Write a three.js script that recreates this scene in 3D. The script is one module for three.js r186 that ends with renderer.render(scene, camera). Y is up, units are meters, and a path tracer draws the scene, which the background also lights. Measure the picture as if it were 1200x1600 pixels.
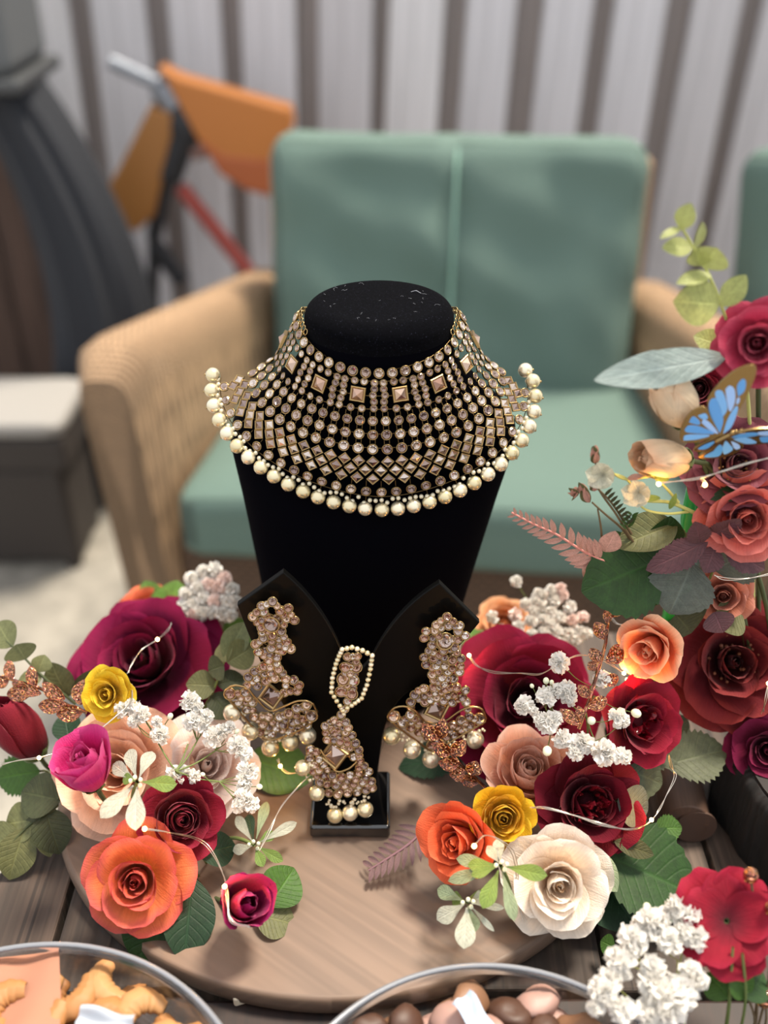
import * as THREE from 'three';
import { RoundedBoxGeometry } from 'three/addons/geometries/RoundedBoxGeometry.js';
import { mergeGeometries, mergeVertices } from 'three/addons/utils/BufferGeometryUtils.js';

// ---------------------------------------------------------------- camera, sky, sun, exposure
const BOARD = 0.678;                         // height of the round board's top face over the ground
const FPX = 1560, PITCH = 34 * Math.PI / 180;
const scene = new THREE.Scene();
const camera = new THREE.PerspectiveCamera(2 * Math.atan(800 / FPX) * 180 / Math.PI, 1200 / 1600, 0.05, 60);
camera.position.set(0, BOARD + 0.55, 0);
camera.lookAt(0, BOARD + 0.55 - Math.sin(PITCH), -Math.cos(PITCH));
camera.focus = 0.617;
camera.userData.fStop = 2.7;

// overcast sky: brighter towards the zenith, even all the way round
{
  const w = 64, h = 32, d = new Float32Array(w * h * 4);
  for (let y = 0; y < h; y++) for (let x = 0; x < w; x++) {
    const el = Math.max(0, Math.sin(((y + 0.5) / h - 0.5) * Math.PI));
    const k = 0.76 + 0.24 * el, i = (y * w + x) * 4;
    d[i] = k * 0.97; d[i + 1] = k * 0.99; d[i + 2] = k * 1.03; d[i + 3] = 1;
  }
  const t = new THREE.DataTexture(d, w, h, THREE.RGBAFormat, THREE.FloatType);
  t.mapping = THREE.EquirectangularReflectionMapping; t.magFilter = THREE.LinearFilter; t.needsUpdate = true;
  scene.background = t; scene.environment = t;
}
const sun = new THREE.DirectionalLight(0xfff3e0, 4.8);     // veiled sun, high, to the right and a little behind
sun.position.set(0.85, 3.2, -1.45); sun.target.position.set(0, 0.7, -0.8);
sun.castShadow = true; sun.shadow.radius = 24;
sun.shadow.mapSize.set(2048, 2048);
Object.assign(sun.shadow.camera, { left: -2.5, right: 2.5, top: 2.5, bottom: -2.5, near: 0.1, far: 8 });
scene.add(sun, sun.target);

const renderer = new THREE.WebGLRenderer({ antialias: true });
renderer.toneMapping = THREE.LinearToneMapping;
renderer.toneMappingExposure = 1.56;
renderer.shadowMap.enabled = true;

// ---------------------------------------------------------------- helpers
const V3 = (x, y, z) => new THREE.Vector3(x, y, z);
const SP = Math.sin(PITCH), CP = Math.cos(PITCH);
const ray = (px, py) => { const x = (px - 600) / FPX, y = (800 - py) / FPX; return V3(x, -SP + y * CP, -CP - y * SP); };
// a survey of the place: where a sight line meets the level h over the board, or the upright plane at distance -z
const at = (px, py, h) => { const r = ray(px, py); return r.multiplyScalar((h - 0.55) / r.y).add(camera.position); };
const up = (px, py, z) => { const r = ray(px, py); return r.multiplyScalar(z / r.z).add(camera.position); };
const dep = (p) => -(p.y - camera.position.y) * SP - p.z * CP;
const size = (px, p) => px * dep(p) / FPX;

function rng(seed) { let a = (seed * 2654435761) >>> 0; return () => { a = (a + 0x6d2b79f5) | 0; let t = Math.imul(a ^ (a >>> 15), 1 | a); t = (t + Math.imul(t ^ (t >>> 7), 61 | t)) ^ t; return ((t ^ (t >>> 14)) >>> 0) / 4294967296; }; }
const R0 = rng(7);
const lerp = (a, b, t) => a + (b - a) * t;
const sm = (x, a, b) => { const t = Math.min(1, Math.max(0, (x - a) / (b - a))); return t * t * (3 - 2 * t); };
function hash(x, y, s) { let h = (x * 374761393 + y * 668265263 + s * 1442695041) | 0; h = Math.imul(h ^ (h >>> 13), 1274126177); return ((h ^ (h >>> 16)) >>> 0) / 4294967296; }
// value noise that repeats every (px, py) cells
function noise(x, y, px, py, s = 0) {
  const xi = Math.floor(x), yi = Math.floor(y), fx = x - xi, fy = y - yi, u = fx * fx * (3 - 2 * fx), v = fy * fy * (3 - 2 * fy);
  const m = (a, n) => ((a % n) + n) % n;
  const a = hash(m(xi, px), m(yi, py), s), b = hash(m(xi + 1, px), m(yi, py), s), c = hash(m(xi, px), m(yi + 1, py), s), d = hash(m(xi + 1, px), m(yi + 1, py), s);
  return lerp(lerp(a, b, u), lerp(c, d, u), v);
}
function tex(w, h, f, srgb = true, rep = null) {                    // f(u, v) -> [r, g, b] 0..1
  const d = new Uint8Array(w * h * 4);
  for (let y = 0; y < h; y++) for (let x = 0; x < w; x++) {
    const c = f(x / w, y / h), i = (y * w + x) * 4;
    for (let k = 0; k < 3; k++) d[i + k] = Math.max(0, Math.min(255, Math.round((Array.isArray(c) ? c[k] : c) * 255)));
    d[i + 3] = 255;
  }
  const t = new THREE.DataTexture(d, w, h);
  if (srgb) t.colorSpace = THREE.SRGBColorSpace;
  t.wrapS = t.wrapT = THREE.RepeatWrapping; t.magFilter = THREE.LinearFilter; t.minFilter = THREE.LinearMipmapLinearFilter; t.generateMipmaps = true;
  if (rep) t.repeat.set(...rep);
  t.needsUpdate = true; return t;
}
const counts = {};
const numbered = (n) => { const k = counts[n] = (counts[n] ?? -1) + 1; return k ? n + '_' + String(k).padStart(3, '0') : n; };
function tag(o, label, category, group, kind) { if (label) o.userData.label = label; if (category) o.userData.category = category; if (group) o.userData.group = group; if (kind) o.userData.kind = kind; return o; }
function thing(name, label, category, pos = null, group) {
  const o = new THREE.Group(); o.name = numbered(name); if (pos) o.position.copy(pos); scene.add(o);
  return tag(o, label, category, group);
}
function part(name, geo, mat, parent, kind) {
  const m = new THREE.Mesh(geo, mat); m.name = name; m.castShadow = m.receiveShadow = true; parent.add(m);
  if (kind) m.userData.kind = kind;
  return m;
}
const clean = (g) => { let r = g.index ? g.toNonIndexed() : g; for (const k of Object.keys(r.attributes)) if (!['position', 'normal', 'uv'].includes(k)) r.deleteAttribute(k); if (!r.attributes.uv) r.setAttribute('uv', new THREE.BufferAttribute(new Float32Array(r.attributes.position.count * 2), 2)); if (!r.attributes.normal) r.computeVertexNormals(); return r; };
const merged = (list) => mergeVertices(mergeGeometries(list.map(clean)), 1e-6);
const M4 = (pos, q = new THREE.Quaternion(), s = 1) => new THREE.Matrix4().compose(pos, q, typeof s === 'number' ? V3(s, s, s) : s);
const turnTo = (dir, from = V3(0, 1, 0)) => new THREE.Quaternion().setFromUnitVectors(from, dir.clone().normalize());
function basis(x, y, z) { return new THREE.Quaternion().setFromRotationMatrix(new THREE.Matrix4().makeBasis(x, y, z)); }
// z towards n, y as near to u as it can be
function frame(n, u) { const z = n.clone().normalize(), y = u.clone().addScaledVector(z, -u.dot(z)).normalize(); return basis(y.clone().cross(z), y, z); }
function tube(pts, r, seg = 16, rad = 6, r2 = r) {
  const c = pts.length > 2 ? new THREE.CatmullRomCurve3(pts) : new THREE.LineCurve3(pts[0], pts[1]);
  const g = new THREE.TubeGeometry(c, seg, r, rad, false);
  if (r2 !== r) { const p = g.attributes.position; for (let i = 0; i <= seg; i++) { const o = c.getPointAt(i / seg), k = lerp(1, r2 / r, i / seg); for (let j = 0; j <= rad; j++) { const n = i * (rad + 1) + j; p.setXYZ(n, o.x + (p.getX(n) - o.x) * k, o.y + (p.getY(n) - o.y) * k, o.z + (p.getZ(n) - o.z) * k); } } }
  return g;
}
function bar(a, b, r, rad = 6) { return tube([a, b], r, 1, rad); }
function gridGeo(nu, nv, f, closed = false) {                       // f(i/nu, j/nv) -> {p:[x,y,z], uv:[u,v], c:[r,g,b]?}
  const P = [], U = [], C = [], I = [];
  for (let j = 0; j <= nv; j++) for (let i = 0; i <= nu; i++) { const q = f(i / nu, j / nv); P.push(...q.p); U.push(...q.uv); if (q.c) C.push(...q.c); }
  for (let j = 0; j < nv; j++) for (let i = 0; i < nu; i++) { const a = j * (nu + 1) + i, b = a + 1, c = a + nu + 1, d = c + 1; I.push(a, b, c, b, d, c); }
  const g = new THREE.BufferGeometry();
  g.setAttribute('position', new THREE.Float32BufferAttribute(P, 3)); g.setAttribute('uv', new THREE.Float32BufferAttribute(U, 2));
  if (C.length) g.setAttribute('color', new THREE.Float32BufferAttribute(C, 3));
  g.setIndex(I); g.computeVertexNormals();
  if (closed) { const n = g.attributes.normal; for (let j = 0; j <= nv; j++) { const a = j * (nu + 1), b = a + nu, x = n.getX(a) + n.getX(b), y = n.getY(a) + n.getY(b), z = n.getZ(a) + n.getZ(b), l = Math.hypot(x, y, z) || 1; n.setXYZ(a, x / l, y / l, z / l); n.setXYZ(b, x / l, y / l, z / l); } }
  return g;
}
// a skin over closed rings of equal count, with flat or rounded ends given by the rings themselves
function loft(rings, uvScale = 1) {
  const n = rings[0].length, len = [0];
  for (let j = 1; j < rings.length; j++) len.push(len[j - 1] + rings[j][0].distanceTo(rings[j - 1][0]));
  const big = rings.reduce((b, r) => { let l = 0; r.forEach((p, i) => l += p.distanceTo(r[(i + 1) % n])); return Math.max(b, l); }, 0);
  const g = gridGeo(n, rings.length - 1, (u, v) => { const j = Math.round(v * (rings.length - 1)), p = rings[j][Math.round(u * n) % n]; return { p: [p.x, p.y, p.z], uv: [u * big * uvScale, len[j] * uvScale] }; }, true);
  const cap = (r, flip) => { const c = r.reduce((a, p) => a.add(p), V3(0, 0, 0)).divideScalar(n), P = [c.x, c.y, c.z], I = [], U = [0, 0]; r.forEach((p) => { P.push(p.x, p.y, p.z); U.push(p.x * uvScale, p.z * uvScale + p.y * uvScale); }); for (let i = 0; i < n; i++) { const a = 1 + i, b = 1 + (i + 1) % n; flip ? I.push(0, b, a) : I.push(0, a, b); } const q = new THREE.BufferGeometry(); q.setAttribute('position', new THREE.Float32BufferAttribute(P, 3)); q.setAttribute('uv', new THREE.Float32BufferAttribute(U, 2)); q.setIndex(I); q.computeVertexNormals(); return q; };
  return mergeGeometries([g, cap(rings[0], true), cap(rings.at(-1), false)].map(clean));
}
function metricUV(geo, s = 1, dir = null) {                         // box-mapped uv in metres
  const p = geo.attributes.position, n = geo.attributes.normal, uv = new Float32Array(p.count * 2);
  for (let i = 0; i < p.count; i++) {
    const x = Math.abs(n.getX(i)), y = Math.abs(n.getY(i)), z = Math.abs(n.getZ(i)); let a, b;
    if (y >= x && y >= z) { a = p.getX(i); b = p.getZ(i); } else if (x >= z) { a = p.getZ(i); b = p.getY(i); } else { a = p.getX(i); b = p.getY(i); }
    if (dir === 'swap') [a, b] = [b, a];
    uv[2 * i] = a * s; uv[2 * i + 1] = b * s;
  }
  geo.setAttribute('uv', new THREE.BufferAttribute(uv, 2)); return geo;
}
function softBox(w, h, d, r, n = 24, wob = 0, seed = 1, puff = 0) {  // a stuffed cushion
  let g = new THREE.BoxGeometry(w, h, d, n, n, Math.max(4, Math.round(n * d / w))); g.deleteAttribute('normal'); g.deleteAttribute('uv'); g = mergeVertices(g, 1e-5);
  const p = g.attributes.position, q = V3(), c = V3();
  for (let i = 0; i < p.count; i++) {
    q.fromBufferAttribute(p, i); c.set(Math.max(-w / 2 + r, Math.min(w / 2 - r, q.x)), Math.max(-h / 2 + r, Math.min(h / 2 - r, q.y)), Math.max(-d / 2 + r, Math.min(d / 2 - r, q.z)));
    const o = q.clone().sub(c); if (o.length() > 1e-9) q.copy(c).addScaledVector(o.normalize(), r);
    const e = (1 - (2 * q.x / w) ** 2) * (1 - (2 * q.y / h) ** 2) * (1 - (2 * q.z / d) ** 2 * 0.2);
    q.z += Math.sign(q.z) * puff * Math.max(0, e);
    const k = noise(q.x * 14 + 50 + q.y * 6, q.y * 9 + 50 - q.x * 5, 1000, 1000, seed) - 0.5; q.z += wob * k * (Math.abs(q.z) > d * 0.3 ? 1 : 0.2); q.y += wob * 0.5 * (noise(q.x * 9 + 20, q.z * 9 + 20, 1000, 1000, seed + 3) - 0.5);
    p.setXYZ(i, q.x, q.y, q.z);
  }
  g.computeVertexNormals(); return metricUV(g);
}
const C = (hex) => new THREE.Color(hex);

// ---------------------------------------------------------------- materials
const T = {
  grain: tex(512, 512, (u, v) => { const a = noise(u * 40, v * 3, 40, 3, 1), b = noise(u * 140, v * 6, 140, 6, 2), c = noise(u * 8 + 1.5 * noise(u * 4, v * 2, 4, 2, 9), v * 2, 8, 2, 3); const k = 0.80 + 0.12 * a + 0.10 * (b - 0.5) + 0.14 * (c - 0.5); return [k, k * 0.965, k * 0.93]; }),
  weathered: tex(512, 512, (u, v) => { const a = noise(u * 60, v * 4, 60, 4, 11), b = noise(u * 180, v * 10, 180, 10, 12), c = noise(u * 6, v * 3, 6, 3, 13), s = noise(u * 90, v * 3, 90, 3, 14); const k = 0.62 + 0.26 * a + 0.18 * (b - 0.5) + 0.3 * (c - 0.5) - (s > 0.78 ? 0.22 : 0); return [k, k * 0.97, k * 0.94]; }),
  weatheredBump: tex(256, 256, (u, v) => 0.5 + 0.5 * (noise(u * 60, v * 4, 60, 4, 11) - 0.5) + 0.4 * (noise(u * 120, v * 8, 120, 8, 12) - 0.5), false),
  fence: tex(512, 512, (u, v) => { const a = noise(u * 50, v * 3, 50, 3, 15), b = noise(u * 160, v * 8, 160, 8, 16), c = noise(u * 5, v * 3, 5, 3, 17), s = noise(u * 80, v * 3, 80, 3, 18); const k = 0.88 + 0.10 * (a - 0.5) + 0.08 * (b - 0.5) + 0.16 * (c - 0.5) - (s > 0.82 ? 0.12 : 0); return [k, k * 0.99, k * 0.985]; }),
  wicker: tex(256, 256, (u, v) => { const r = Math.floor(v * 16), ph = (u * 8 + (r % 2) * 0.5) % 1, f = (v * 16) % 1; const e = Math.sin(Math.PI * ph) ** 0.5 * Math.sin(Math.PI * f) ** 0.4, n = noise(u * 32, v * 16, 32, 16, 5); const k = 0.48 + 0.46 * e + 0.16 * (n - 0.5); return [k, k * 0.95, k * 0.88]; }),
  wickerBump: tex(256, 256, (u, v) => { const r = Math.floor(v * 16), ph = (u * 8 + (r % 2) * 0.5) % 1, f = (v * 16) % 1; return Math.sin(Math.PI * ph) ** 0.5 * Math.sin(Math.PI * f) ** 0.5; }, false),
  fabric: tex(256, 256, (u, v) => 0.5 + 0.25 * Math.sin(u * Math.PI * 2 * 48) + 0.25 * Math.sin(v * Math.PI * 2 * 48) + 0.2 * (noise(u * 60, v * 60, 60, 60, 4) - 0.5), false),
  concrete: tex(512, 512, (u, v) => { const k = 0.86 + 0.16 * (noise(u * 6, v * 6, 6, 6, 21) - 0.5) + 0.14 * (noise(u * 40, v * 40, 40, 40, 22) - 0.5) + 0.1 * (noise(u * 150, v * 150, 150, 150, 23) - 0.5); return [k, k * 0.99, k * 0.965]; }),
  vein: tex(256, 256, (u, v) => { const f = (u - 0.5) * (1.2 - 0.5 * v); const k = 0.95 + 0.045 * (noise(f * 60 + 60, v * 3, 200, 200, 31) - 0.5) + 0.07 * (noise(f * 150 + 150, v * 5, 500, 200, 32) - 0.5) * .4 + 0.05 * (noise(u * 12, v * 12, 12, 12, 33) - 0.5); return k; }),
  weave: tex(256, 256, (u, v) => 0.5 + 0.3 * (noise(u * 90, v * 90, 90, 90, 41) - 0.5) + 0.35 * (noise((u - 0.5) * 70 + 70, v * 4, 300, 300, 42) - 0.5), false),
  leaf: tex(256, 256, (u, v) => { const x = Math.abs(u - 0.5) * 2; const ph = (v * 9 - x * 2.2); const d = Math.abs(ph - Math.round(ph)); const mid = Math.exp(-((x / 0.035) ** 2)); const side = Math.exp(-((d / 0.05) ** 2)) * (1 - x * 0.6); const k = 0.84 + 0.12 * (noise(u * 14, v * 14, 14, 14, 51) - 0.5) + 0.12 * (noise(u * 60, v * 60, 60, 60, 52) - 0.5) + 0.16 * Math.max(mid, side * 0.55); return [k, k, k * 0.97]; }),
  leafBump: tex(256, 256, (u, v) => { const x = Math.abs(u - 0.5) * 2; const ph = (v * 9 - x * 2.2); const d = Math.abs(ph - Math.round(ph)); return 0.75 - 0.6 * Math.max(Math.exp(-((x / 0.05) ** 2)), Math.exp(-((d / 0.09) ** 2)) * 0.6) + 0.12 * noise(u * 70, v * 70, 70, 70, 52); }, false),
  flakes: tex(256, 256, (u, v) => { const x = Math.floor(u * 110), y = Math.floor(v * 110); return [0.5 + 0.42 * (hash(x, y, 61) - 0.5) * 2, 0.5 + 0.42 * (hash(x, y, 62) - 0.5) * 2, 0.86]; }, false),
  flakeColor: tex(256, 256, (u, v) => { const x = Math.floor(u * 110), y = Math.floor(v * 110), k = 0.5 + 0.5 * hash(x, y, 63); return [k, k * (0.82 + 0.25 * hash(x, y, 64)), k * (0.7 + 0.5 * hash(x, y, 65))]; }),
  bark: tex(256, 256, (u, v) => { const k = 0.5 + 0.7 * (noise(u * 30, v * 5, 30, 5, 71) - 0.5) + 0.4 * (noise(u * 60, v * 14, 60, 14, 72) - 0.5); return [k, k * 0.86, k * 0.78]; }),
  barkBump: tex(256, 256, (u, v) => noise(u * 30, v * 5, 30, 5, 71) * 0.7 + 0.3 * noise(u * 60, v * 14, 60, 14, 72), false),
  lint: tex(512, 512, (u, v) => { const x = Math.floor(u * 230), y = Math.floor(v * 230); const q = hash(x, y, 81), z = noise(u * 7, v * 7, 7, 7, 83); const k = q > 0.986 - 0.012 * z ? 0.20 + 0.22 * hash(x, y, 82) : 0.09 + 0.05 * noise(u * 120, v * 120, 120, 120, 84); return [k, k, k * 1.1]; }),
};
const rep = (t, a, b = a) => { const c = t.clone(); c.repeat.set(a, b); c.needsUpdate = true; return c; };
const std = (o) => new THREE.MeshStandardMaterial(o);
const phy = (o) => new THREE.MeshPhysicalMaterial(o);
const M = {
  concrete: std({ color: C('#a09c95'), map: rep(T.concrete, 0.7), roughness: 0.95 }),
  fence: [0, 1, 2].map((k) => std({ color: C(['#e9e9ee', '#dddce0', '#f2f2f5'][k]), map: rep(T.fence, 2.2, 0.8), bumpMap: rep(T.weatheredBump, 2.2, 0.8), bumpScale: 0.002, roughness: 0.9 })),
  fenceBack: std({ color: C('#b0a8a5'), map: rep(T.fence, 2.2, 0.8), roughness: 0.92 }),
  wicker: std({ color: C('#d2b496'), map: rep(T.wicker, 7), bumpMap: rep(T.wickerBump, 7), bumpScale: 0.004, roughness: 0.6 }),
  wickerDark: std({ color: C('#6a5240'), map: rep(T.wicker, 7), bumpMap: rep(T.wickerBump, 7), bumpScale: 0.004, roughness: 0.65 }),
  cushion: phy({ color: C('#596f66'), bumpMap: rep(T.fabric, 14), bumpScale: 0.0006, roughness: 0.8 }),
  piping: std({ color: C('#7c9f90'), roughness: 0.85 }),
  slat: [0, 1, 2].map((k) => std({ color: C(['#584a41', '#4e4139', '#5f5249'][k]), map: rep(T.weathered, 4, 1.6), bumpMap: rep(T.weatheredBump, 4, 1.6), bumpScale: 0.0012, roughness: 0.75 })),
  rail: std({ color: C('#2c1912'), map: rep(T.weathered, 4, 1.6), roughness: 0.6 }),
  board: std({ color: C('#7e6b5e'), map: rep(T.grain, 3.2), roughness: 0.55 }),
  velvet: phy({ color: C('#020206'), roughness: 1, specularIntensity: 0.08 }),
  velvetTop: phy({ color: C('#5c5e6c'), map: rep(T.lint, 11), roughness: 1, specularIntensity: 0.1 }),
  acrylic: phy({ color: C('#060607'), roughness: 0.12, clearcoat: 1, clearcoatRoughness: 0.05 }),
  card: phy({ color: C('#030303'), roughness: 0.42, specularIntensity: 0.22 }),
  gold: std({ color: C('#a48a5e'), metalness: 1, roughness: 0.3 }),
  goldDark: std({ color: C('#6b5738'), metalness: 1, roughness: 0.45 }),
  stone: ['#a8948a', '#b8a698', '#9c877c', '#84706a', '#c8bab0', '#927c72'].map((c) => phy({ color: C(c), metalness: 0.9, roughness: 0.06, clearcoat: 0.6, clearcoatRoughness: 0.03 })),
  stoneWarm: ['#a07c6a', '#b08e7a', '#94705e', '#c0a490'].map((c) => phy({ color: C(c), metalness: 0.85, roughness: 0.1, clearcoat: 0.6, clearcoatRoughness: 0.03 })),
  pearl: [0, 1, 2].map((k) => phy({ color: C(['#d8cba6', '#d0c298', '#e2d7ba'][k]), roughness: 0.26, metalness: 0.7, clearcoat: 1, clearcoatRoughness: 0.1 })),
  bead: phy({ color: C('#cfc4a8'), roughness: 0.25, metalness: 0.35, clearcoat: 0.6 }),
  stem: std({ color: C('#5d6b35'), roughness: 0.7 }),
  stemDark: std({ color: C('#3c4424'), roughness: 0.7 }),
  stemBrown: std({ color: C('#5a4a30'), roughness: 0.75 }),
  stemPale: std({ color: C('#a9ae66'), roughness: 0.6 }),
  calyx: phy({ color: C('#4f6330'), roughness: 0.7, side: THREE.DoubleSide, transmission: 0.15, thickness: 0 }),
  gyp: phy({ color: C('#ebe8e2'), roughness: 0.9, side: THREE.DoubleSide, transmission: 0.35, thickness: 0 }),
  gypPink: phy({ color: C('#efdcd4'), roughness: 0.9, side: THREE.DoubleSide, transmission: 0.25, thickness: 0 }),
  gypBud: std({ color: C('#d9dcc0'), roughness: 0.8 }),
  glitter: phy({ color: C('#eaa878'), map: rep(T.flakeColor, .16), normalMap: rep(T.flakes, .16), normalScale: new THREE.Vector2(1.5, 1.5), metalness: 0.95, roughness: 0.17, side: THREE.DoubleSide, clearcoat: 0.5, clearcoatRoughness: 0.05 }),
  wire: std({ color: C('#d8cfc2'), metalness: 1, roughness: 0.28 }),
  led: std({ color: C('#fff0c8'), emissive: C('#ffcf7a'), emissiveIntensity: 14, roughness: 0.3 }),
  resin: phy({ color: C('#ffffff'), transmission: 1, thickness: 0.002, ior: 1.45, roughness: 0.05 }),
};

// ---------------------------------------------------------------- the setting: concrete yard, fence
{
  const g = new THREE.BoxGeometry(9, 0.1, 7, 1, 1, 1); metricUV(g);
  const f = part('ground', g, M.concrete, scene, 'structure'); f.position.set(0, -0.05, -0.6);
}
{
  const fence = thing('fence', 'weathered grey wooden fence of upright boards with darker gaps behind the chairs', 'fence', V3(0, 0, -2.42));
  fence.rotation.z = -0.03;
  const fr = [0.112, 0.106, 0.118].map((w) => metricUV(new RoundedBoxGeometry(w, 1.75, 0.018, 2, 0.004)));
  const bk = metricUV(new RoundedBoxGeometry(0.13, 1.72, 0.016, 1, 0.003));
  const r = rng(3);
  for (let k = -14; k <= 14; k++) {
    const x = 0.045 + k * 0.1615;
    const b = part('board', fr[Math.floor(r() * 3)], M.fence[Math.floor(r() * 3)], fence); b.position.set(x + (r() - 0.5) * 0.012, 0.90 + r() * 0.02, 0.02); b.rotation.z = (r() - 0.5) * 0.012;
    const d = part('back_board', bk, M.fenceBack, fence); d.position.set(x + 0.081, 0.89, -0.022);
  }
  for (const y of [0.35, 1.45]) { const rail = part('rail', metricUV(new THREE.BoxGeometry(4.9, 0.085, 0.04)), M.fenceBack, fence); rail.position.set(0, y, -0.052); }
}

// ---------------------------------------------------------------- wicker armchairs with green cushions
function roundRing(w, d, r, y, cx = 0, cz = 0, n = 40, e = 3) {      // superellipse in the level y
  const a = []; for (let i = 0; i < n; i++) { const t = i / n * 2 * Math.PI, c = Math.cos(t), s = Math.sin(t); a.push(V3(cx + Math.sign(c) * Math.abs(c) ** (2 / e) * w, y, cz - Math.sign(s) * Math.abs(s) ** (2 / e) * d)); } return a;
}
function armGeo(side) {
  // sections across the arm from the front to the back; each section an upright rounded slab
  const rings = [];
  const N = 14;
  for (let j = 0; j <= N; j++) {
    const t = j / N, z = lerp(0.39, -0.16, t), top = lerp(0.665, 0.575, t) - 0.05 * Math.max(0, 1 - t * 9) ** 2;
    const cx = side * lerp(0.455, 0.325, t), hw = 0.058 - 0.022 * Math.max(0, 1 - t * 8) ** 2, ring = [];
    const n = 28;
    for (let i = 0; i < n; i++) {
      const a = i / n * 2 * Math.PI, c = Math.cos(a), s = Math.sin(a);
      const x = Math.sign(c) * Math.abs(c) ** 0.55 * hw, y = s > 0 ? top - 0.06 + 0.06 * Math.abs(s) ** 0.7 : lerp(top - 0.06, 0.05, Math.abs(s) ** 0.25);
      const lean = side * 0.035 * (y - 0.3) * 1.0;
      ring.push(V3(cx + x + lean, y, z + (0.62 - y) * -0.04));
    }
    rings.push(side > 0 ? ring : ring);
  }
  return loft(rings);
}
function makeChair(label, arms = true) {
  const c = thing(arms ? 'wicker_armchair' : 'wicker_side_chair', label, arms ? 'armchair' : 'chair'), kw = arms ? 1 : 0.76;
  if (arms) for (const s of [-1, 1]) part('arm', armGeo(s), M.wicker, c);
  const fp = part('front_panel', metricUV(new RoundedBoxGeometry(0.80 * kw, 0.26, 0.045, 3, 0.015)), M.wickerDark, c); fp.position.set(0, 0.2, 0.34);
  const bp = part('back_panel', metricUV(new RoundedBoxGeometry(0.66 * (arms ? 1 : 0.6), 0.70, 0.05, 3, 0.02)), M.wicker, c); bp.position.set(0, 0.44, -0.13); bp.rotation.x = -0.2;
  const base = part('seat_frame', metricUV(new THREE.BoxGeometry(0.72 * kw, 0.05, 0.48)), M.wickerDark, c); base.position.set(0, 0.305, 0.1);
  // seat cushion, wider at the front
  { const g = softBox(0.80, 0.125, 0.56, 0.035, 22, 0.004, 5, 0); const p = g.attributes.position; for (let i = 0; i < p.count; i++) { const t = (p.getZ(i) + 0.28) / 0.56; p.setX(i, p.getX(i) * lerp(0.76, arms ? 0.97 : 0.76, t)); p.setY(i, p.getY(i) + (p.getY(i) > 0 ? 0.012 * (1 - (p.getX(i) / 0.4) ** 2) : 0)); } g.computeVertexNormals();
    const s = part('seat_cushion', g, M.cushion, c); s.position.set(0, 0.395, 0.125); s.rotation.x = 0.05; }
  { const g = softBox(0.60, 0.475, 0.13, 0.045, 40, 0.022, 9, 0.025); const p = g.attributes.position;
    for (let i = 0; i < p.count; i++) { const x = p.getX(i), y = p.getY(i), z = p.getZ(i); if (z > 0.02) { const seam = Math.exp(-((x / 0.016) ** 2)); const fold = 0.005 * Math.sin((x * 0.5 + y * 1.1) * 38) * sm(y, -0.25, 0.1) * sm(0.25 - y, 0, 0.1); p.setZ(i, z - 0.012 * seam + fold); } }
    g.computeVertexNormals();
    const b = part('back_cushion', g, M.cushion, c); b.position.set(0, 0.607, -0.035); b.rotation.x = -0.22;
    const seam = part('seam', tube([V3(0, -0.2, 0.078), V3(0, 0, 0.083), V3(0, 0.19, 0.074), V3(0, 0.222, 0.045)], 0.003, 14, 5), M.piping, b); seam.position.set(0, 0, 0); }
  for (const [x, z] of [[-0.44 * kw, 0.33], [0.44 * kw, 0.33], [-0.3, -0.14], [0.3, -0.14]]) { const l = part('leg', new THREE.CylinderGeometry(0.018, 0.016, 0.06, 10), M.wickerDark, c); l.position.set(x, 0.03, z); }
  return c;
}
const chair = makeChair('tan wicker armchair with sage green seat and back cushions right behind the necklace bust');
chair.position.set(0.112, 0, -1.575); chair.rotation.y = -0.09;
const chair2 = makeChair('armless wicker chair at the right edge, only the corner of its green back cushion showing', false);
chair2.position.set(0.875, 0, -1.57); chair2.rotation.y = 0.3;

// ---------------------------------------------------------------- blurred things at the left behind the table
{
  // a dark side chair with a pale seat pad
  const c = thing('low_bench', 'low dark bench with a pale grey top at the left edge', 'bench', V3(-0.85, 0, -1.70));
  const pad = part('bench_top', softBox(0.5, 0.04, 0.20, 0.018, 12), std({ color: C('#8c8985'), roughness: 0.9 }), c); pad.position.set(0.01, 0.325, 0.0);
  const fr = std({ color: C('#2d2724'), roughness: 0.7 });
  const ap = part('apron', metricUV(new RoundedBoxGeometry(0.49, 0.07, 0.19, 2, 0.01)), fr, c); ap.position.set(0.01, 0.27, 0.0);
  const lo = part('skirt', metricUV(new RoundedBoxGeometry(0.46, 0.22, 0.17, 2, 0.015)), fr, c); lo.position.set(0.01, 0.125, 0.0);
  for (const [x, z] of [[-0.19, 0.07], [0.22, 0.07], [-0.19, -0.07], [0.22, -0.07]]) { const l = part('leg', new THREE.CylinderGeometry(0.018, 0.016, 0.24, 10), fr, c); l.position.set(x, 0.12, z); }
}
{
  const t = thing('wooden_screen', 'brown wooden screen panel at the left edge behind the black cover', 'screen', V3(-0.98, 0, -2.27)), m = std({ color: C('#6a544a'), map: rep(T.weathered, 3, 1), roughness: 0.8 });
  for (let k = 0; k < 4; k++) { const b = part('board', metricUV(new RoundedBoxGeometry(0.084, 0.80, 0.02, 2, 0.004)), m, t); b.position.set(-0.13 + k * 0.088, 0.42, 0); }
  for (const y of [0.15, 0.7]) { const b = part('cross_bar', metricUV(new RoundedBoxGeometry(0.36, 0.05, 0.018, 2, 0.004)), m, t); b.position.set(0, y, -0.0195); }
}
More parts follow.
